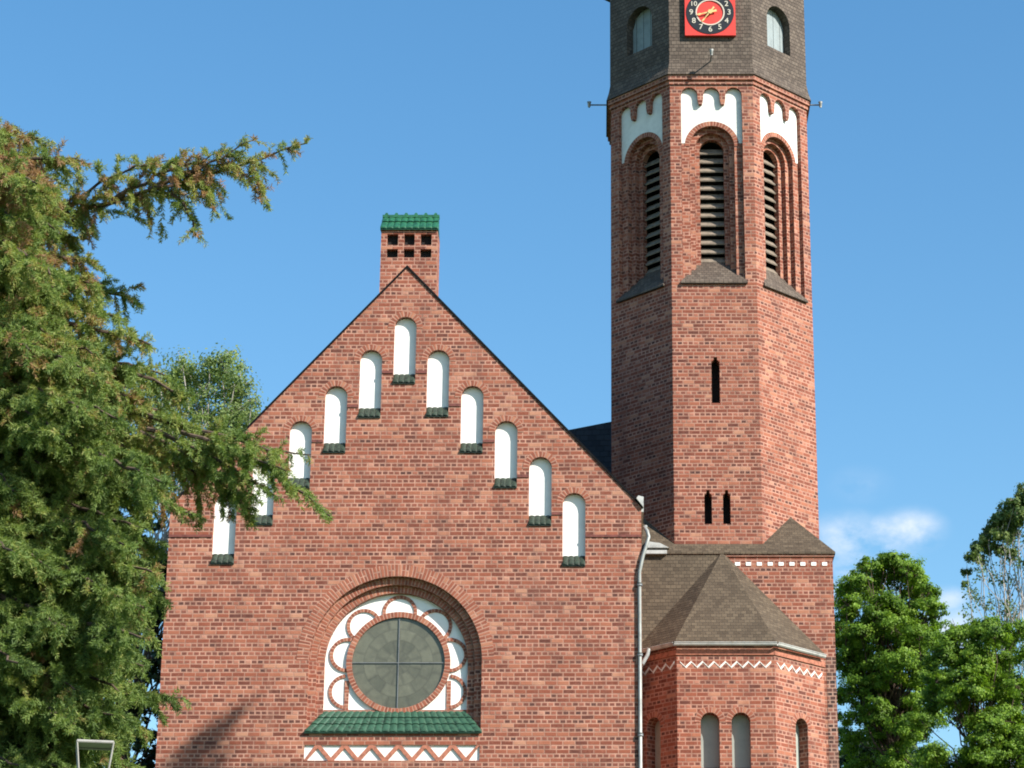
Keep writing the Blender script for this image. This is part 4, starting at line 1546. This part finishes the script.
def big_conifer():
    YC_ = 31.0
    tx = at(-95, 400, YC_).x
    g0 = hgt(tx, YC_)
    top_z = at(-95, 118, YC_).z
    br = []

    def path(pxpts, y0, y1):
        n = len(pxpts) - 1
        return [at(p[0], p[1], y0 + (y1 - y0) * i / n) for i, p in enumerate(pxpts)]
    # the branches that shape the outline
    br.append((0.92, path([(-95, 268), (0, 238), (70, 215), (130, 196), (190, 180), (245, 164), (280, 151), (306, 143)], YC_, 30.2)))
    br.append((0.42, path([(172, 192), (184, 206), (192, 222), (200, 240)], 30.5, 30.4)))
    br.append((0.42, path([(205, 180), (213, 196), (216, 212)], 30.4, 30.3)))
    br.append((0.42, path([(252, 166), (262, 184), (266, 202)], 30.3, 30.2)))
    br.append((0.8, path([(50, 222), (90, 188), (130, 168), (172, 160)], 30.7, 30.3)))
    br.append((0.7, path([(110, 200), (150, 178), (200, 160), (224, 150)], 30.5, 30.2)))
    br.append((0.78, path([(150, 190), (190, 172), (230, 154), (256, 138)], 30.4, 30.1)))
    br.append((0.85, path([(-95, 395), (0, 390), (110, 405), (200, 432), (255, 458), (300, 490), (330, 514)], YC_, 29.6)))
    br.append((0.7, path([(200, 432), (240, 440), (275, 452), (312, 455)], 30.0, 29.7)))
    br.append((0.7, path([(150, 428), (205, 452), (250, 480), (282, 498)], 30.1, 29.6)))
    br.append((0.7, path([(140, 432), (200, 462), (228, 488), (248, 508)], 30.3, 30.0)))
    br.append((0.7, path([(180, 432), (225, 446), (262, 462), (290, 470)], 29.9, 29.5)))
    br.append(path([(-95, 400), (50, 425), (150, 455), (215, 480), (250, 512)], YC_, 30.2))
    for (tip, y1, dy) in (((6, 132), 31.5, 60), ((38, 138), 30.6, 50), ((84, 160), 30.2, 50), ((60, 180), 31.4, 60), ((98, 262), 30.6, 0), ((88, 242), 31.2, 20), ((101, 285), 30.4, -5),
                          ((122, 318), 30.5, -5), ((150, 345), 30.2, -20), ((165, 375), 30.8, -35), ((140, 300), 31.6, -10), ((195, 398), 30.4, -40), ((180, 420), 31.4, -40),
                          ((225, 475), 31.0, -60), ((190, 515), 29.8, -70), ((165, 550), 30.6, -60), ((160, 580), 29.8, -60), ((165, 600), 30.6, -60), ((148, 630), 30.2, -60), ((142, 665), 30.8, -70),
                          ((130, 690), 30.0, -60), ((150, 735), 31.2, -70), ((182, 697), 31.8, 30), ((120, 720), 30.4, -60), ((95, 745), 29.6, -50), ((140, 770), 31.0, -60), ((110, 790), 30.0, -50), ((60, 790), 29.5, -50)):
        bx, by = -95, max(165, tip[1] + dy)
        arch_ = -random.uniform(8, 26)
        pts = [(bx + (tip[0] - bx) * s, by + (tip[1] - by) * s + arch_ * math.sin(math.pi * s)) for s in (0, 0.2, 0.4, 0.6, 0.8, 1)]
        br.append(path(pts, YC_, y1))
    # the body of the crown: branches reaching to the front and into the back
    for i in range(170):
        py = 170 + 645 * (i + random.random()) / 170
        lim = np.interp(py, [140, 200, 260, 340, 400, 470, 540, 620, 700, 800], [30, 72, 55, 98, 150, 185, 172, 158, 145, 135])
        px = lim - 10 - (lim + 60) * random.random() ** 1.4
        y1 = YC_ + random.choice((-1, -1, 1)) * random.uniform(0.6, 3.2)
        by = max(160, py - random.uniform(20, 75))
        pts = [(-95 + (px + 95) * s, by + (py - by) * s - 14 * math.sin(math.pi * s)) for s in (0, 0.25, 0.5, 0.75, 1)]
        br.append(path(pts, YC_, y1))
    # far side of the tree, mostly outside the picture
    for i in range(26):
        py = 200 + 630 * i / 26
        px = random.uniform(-330, -150)
        pts = [(-95 + (px + 95) * s, py - 40 + 40 * s) for s in (0, 0.33, 0.66, 1)]
        br.append(path(pts, YC_, YC_ + random.uniform(-2, 2)))
    conifer('conifer_tree', 'large olive green conifer with brown tinged sprays and one long branch reaching right', (tx, YC_), g0, top_z, br, density=1.2)


big_conifer()


def shade_tree():
    """tree outside the picture on the right; only the shadow of its top falls on the gable wall"""
    t = 15.0
    s = SUN / -SUN.y
    cl = []
    for (px, py, r) in ((170, 775, 0.34), (187, 757, 0.36), (204, 742, 0.34), (220, 728, 0.26), (234, 716, 0.18), (243, 709, 0.1), (196, 772, 0.36), (180, 790, 0.45), (160, 800, 0.5), (274, 775, 0.22), (285, 790, 0.35), (215, 800, 0.6), (250, 815, 0.6)):
        w = at(px, py, YF) + s * t
        cl.append((tuple(w), r))
    for i in range(10):
        w = at(random.uniform(120, 300), random.uniform(830, 960), YF) + s * (t + random.uniform(-1, 1))
        cl.append((tuple(w), random.uniform(0.6, 1.0)))
    b = at(200, 780, YF) + s * t
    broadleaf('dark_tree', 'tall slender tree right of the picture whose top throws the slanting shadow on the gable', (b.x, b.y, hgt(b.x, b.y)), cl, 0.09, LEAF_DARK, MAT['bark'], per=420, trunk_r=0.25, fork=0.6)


shade_tree()


# ------------------------------------------------------------------ lantern on its post in front of the conifer
def lantern():
    Y = 24.0
    zt = zat(745.5, Y)
    c = at(95, 746, Y)
    hw = (at(117, 746, Y).x - at(72.5, 746, Y).x) / 2 * 0.80
    t = empty('street_lamp', (c.x, Y, hgt(c.x, Y)), 'post lamp with an open tapering grey lantern frame in front of the conifer', 'lamp')
    ph = MB()
    hgt_l = 0.52
    zb = zt - hgt_l
    zg = hgt(c.x, Y)
    prof = [(zg - 0.2, 0.09), (zg + 0.6, 0.085), (zg + 0.62, 0.06), (zb - 0.25, 0.045), (zb - 0.22, 0.06), (zb - 0.05, 0.035), (zb, 0.09)]
    ph.tube([Vector((c.x, Y, z)) for z, r in prof], [r for z, r in prof], 14)
    ph.build('post', MAT['iron'], t, True)
    fr = MB()
    a0 = math.radians(12)
    def corner(w, z):
        return [Vector((c.x + w * math.sqrt(2) * math.cos(a0 + math.pi / 4 + k * math.pi / 2), Y + w * math.sqrt(2) * math.sin(a0 + math.pi / 4 + k * math.pi / 2), z)) for k in range(4)]
    T, Bt = corner(hw, zt), corner(hw * 0.62, zb)
    for k in range(4):
        fr.tube([Bt[k], T[k]], 0.009, 6)
        fr.tube([T[k], T[(k + 1) % 4]], 0.010, 6)
        fr.tube([Bt[k], Bt[(k + 1) % 4]], 0.012, 6)
    fr.build('lantern_frame', MAT['iron'], t)
    l = MB(); l.hexa(corner(hw * 1.02, zt + 0.008), corner(hw * 1.0, zt + 0.020))
    l.build('lantern_lid', MAT['iron'], t)


lantern()
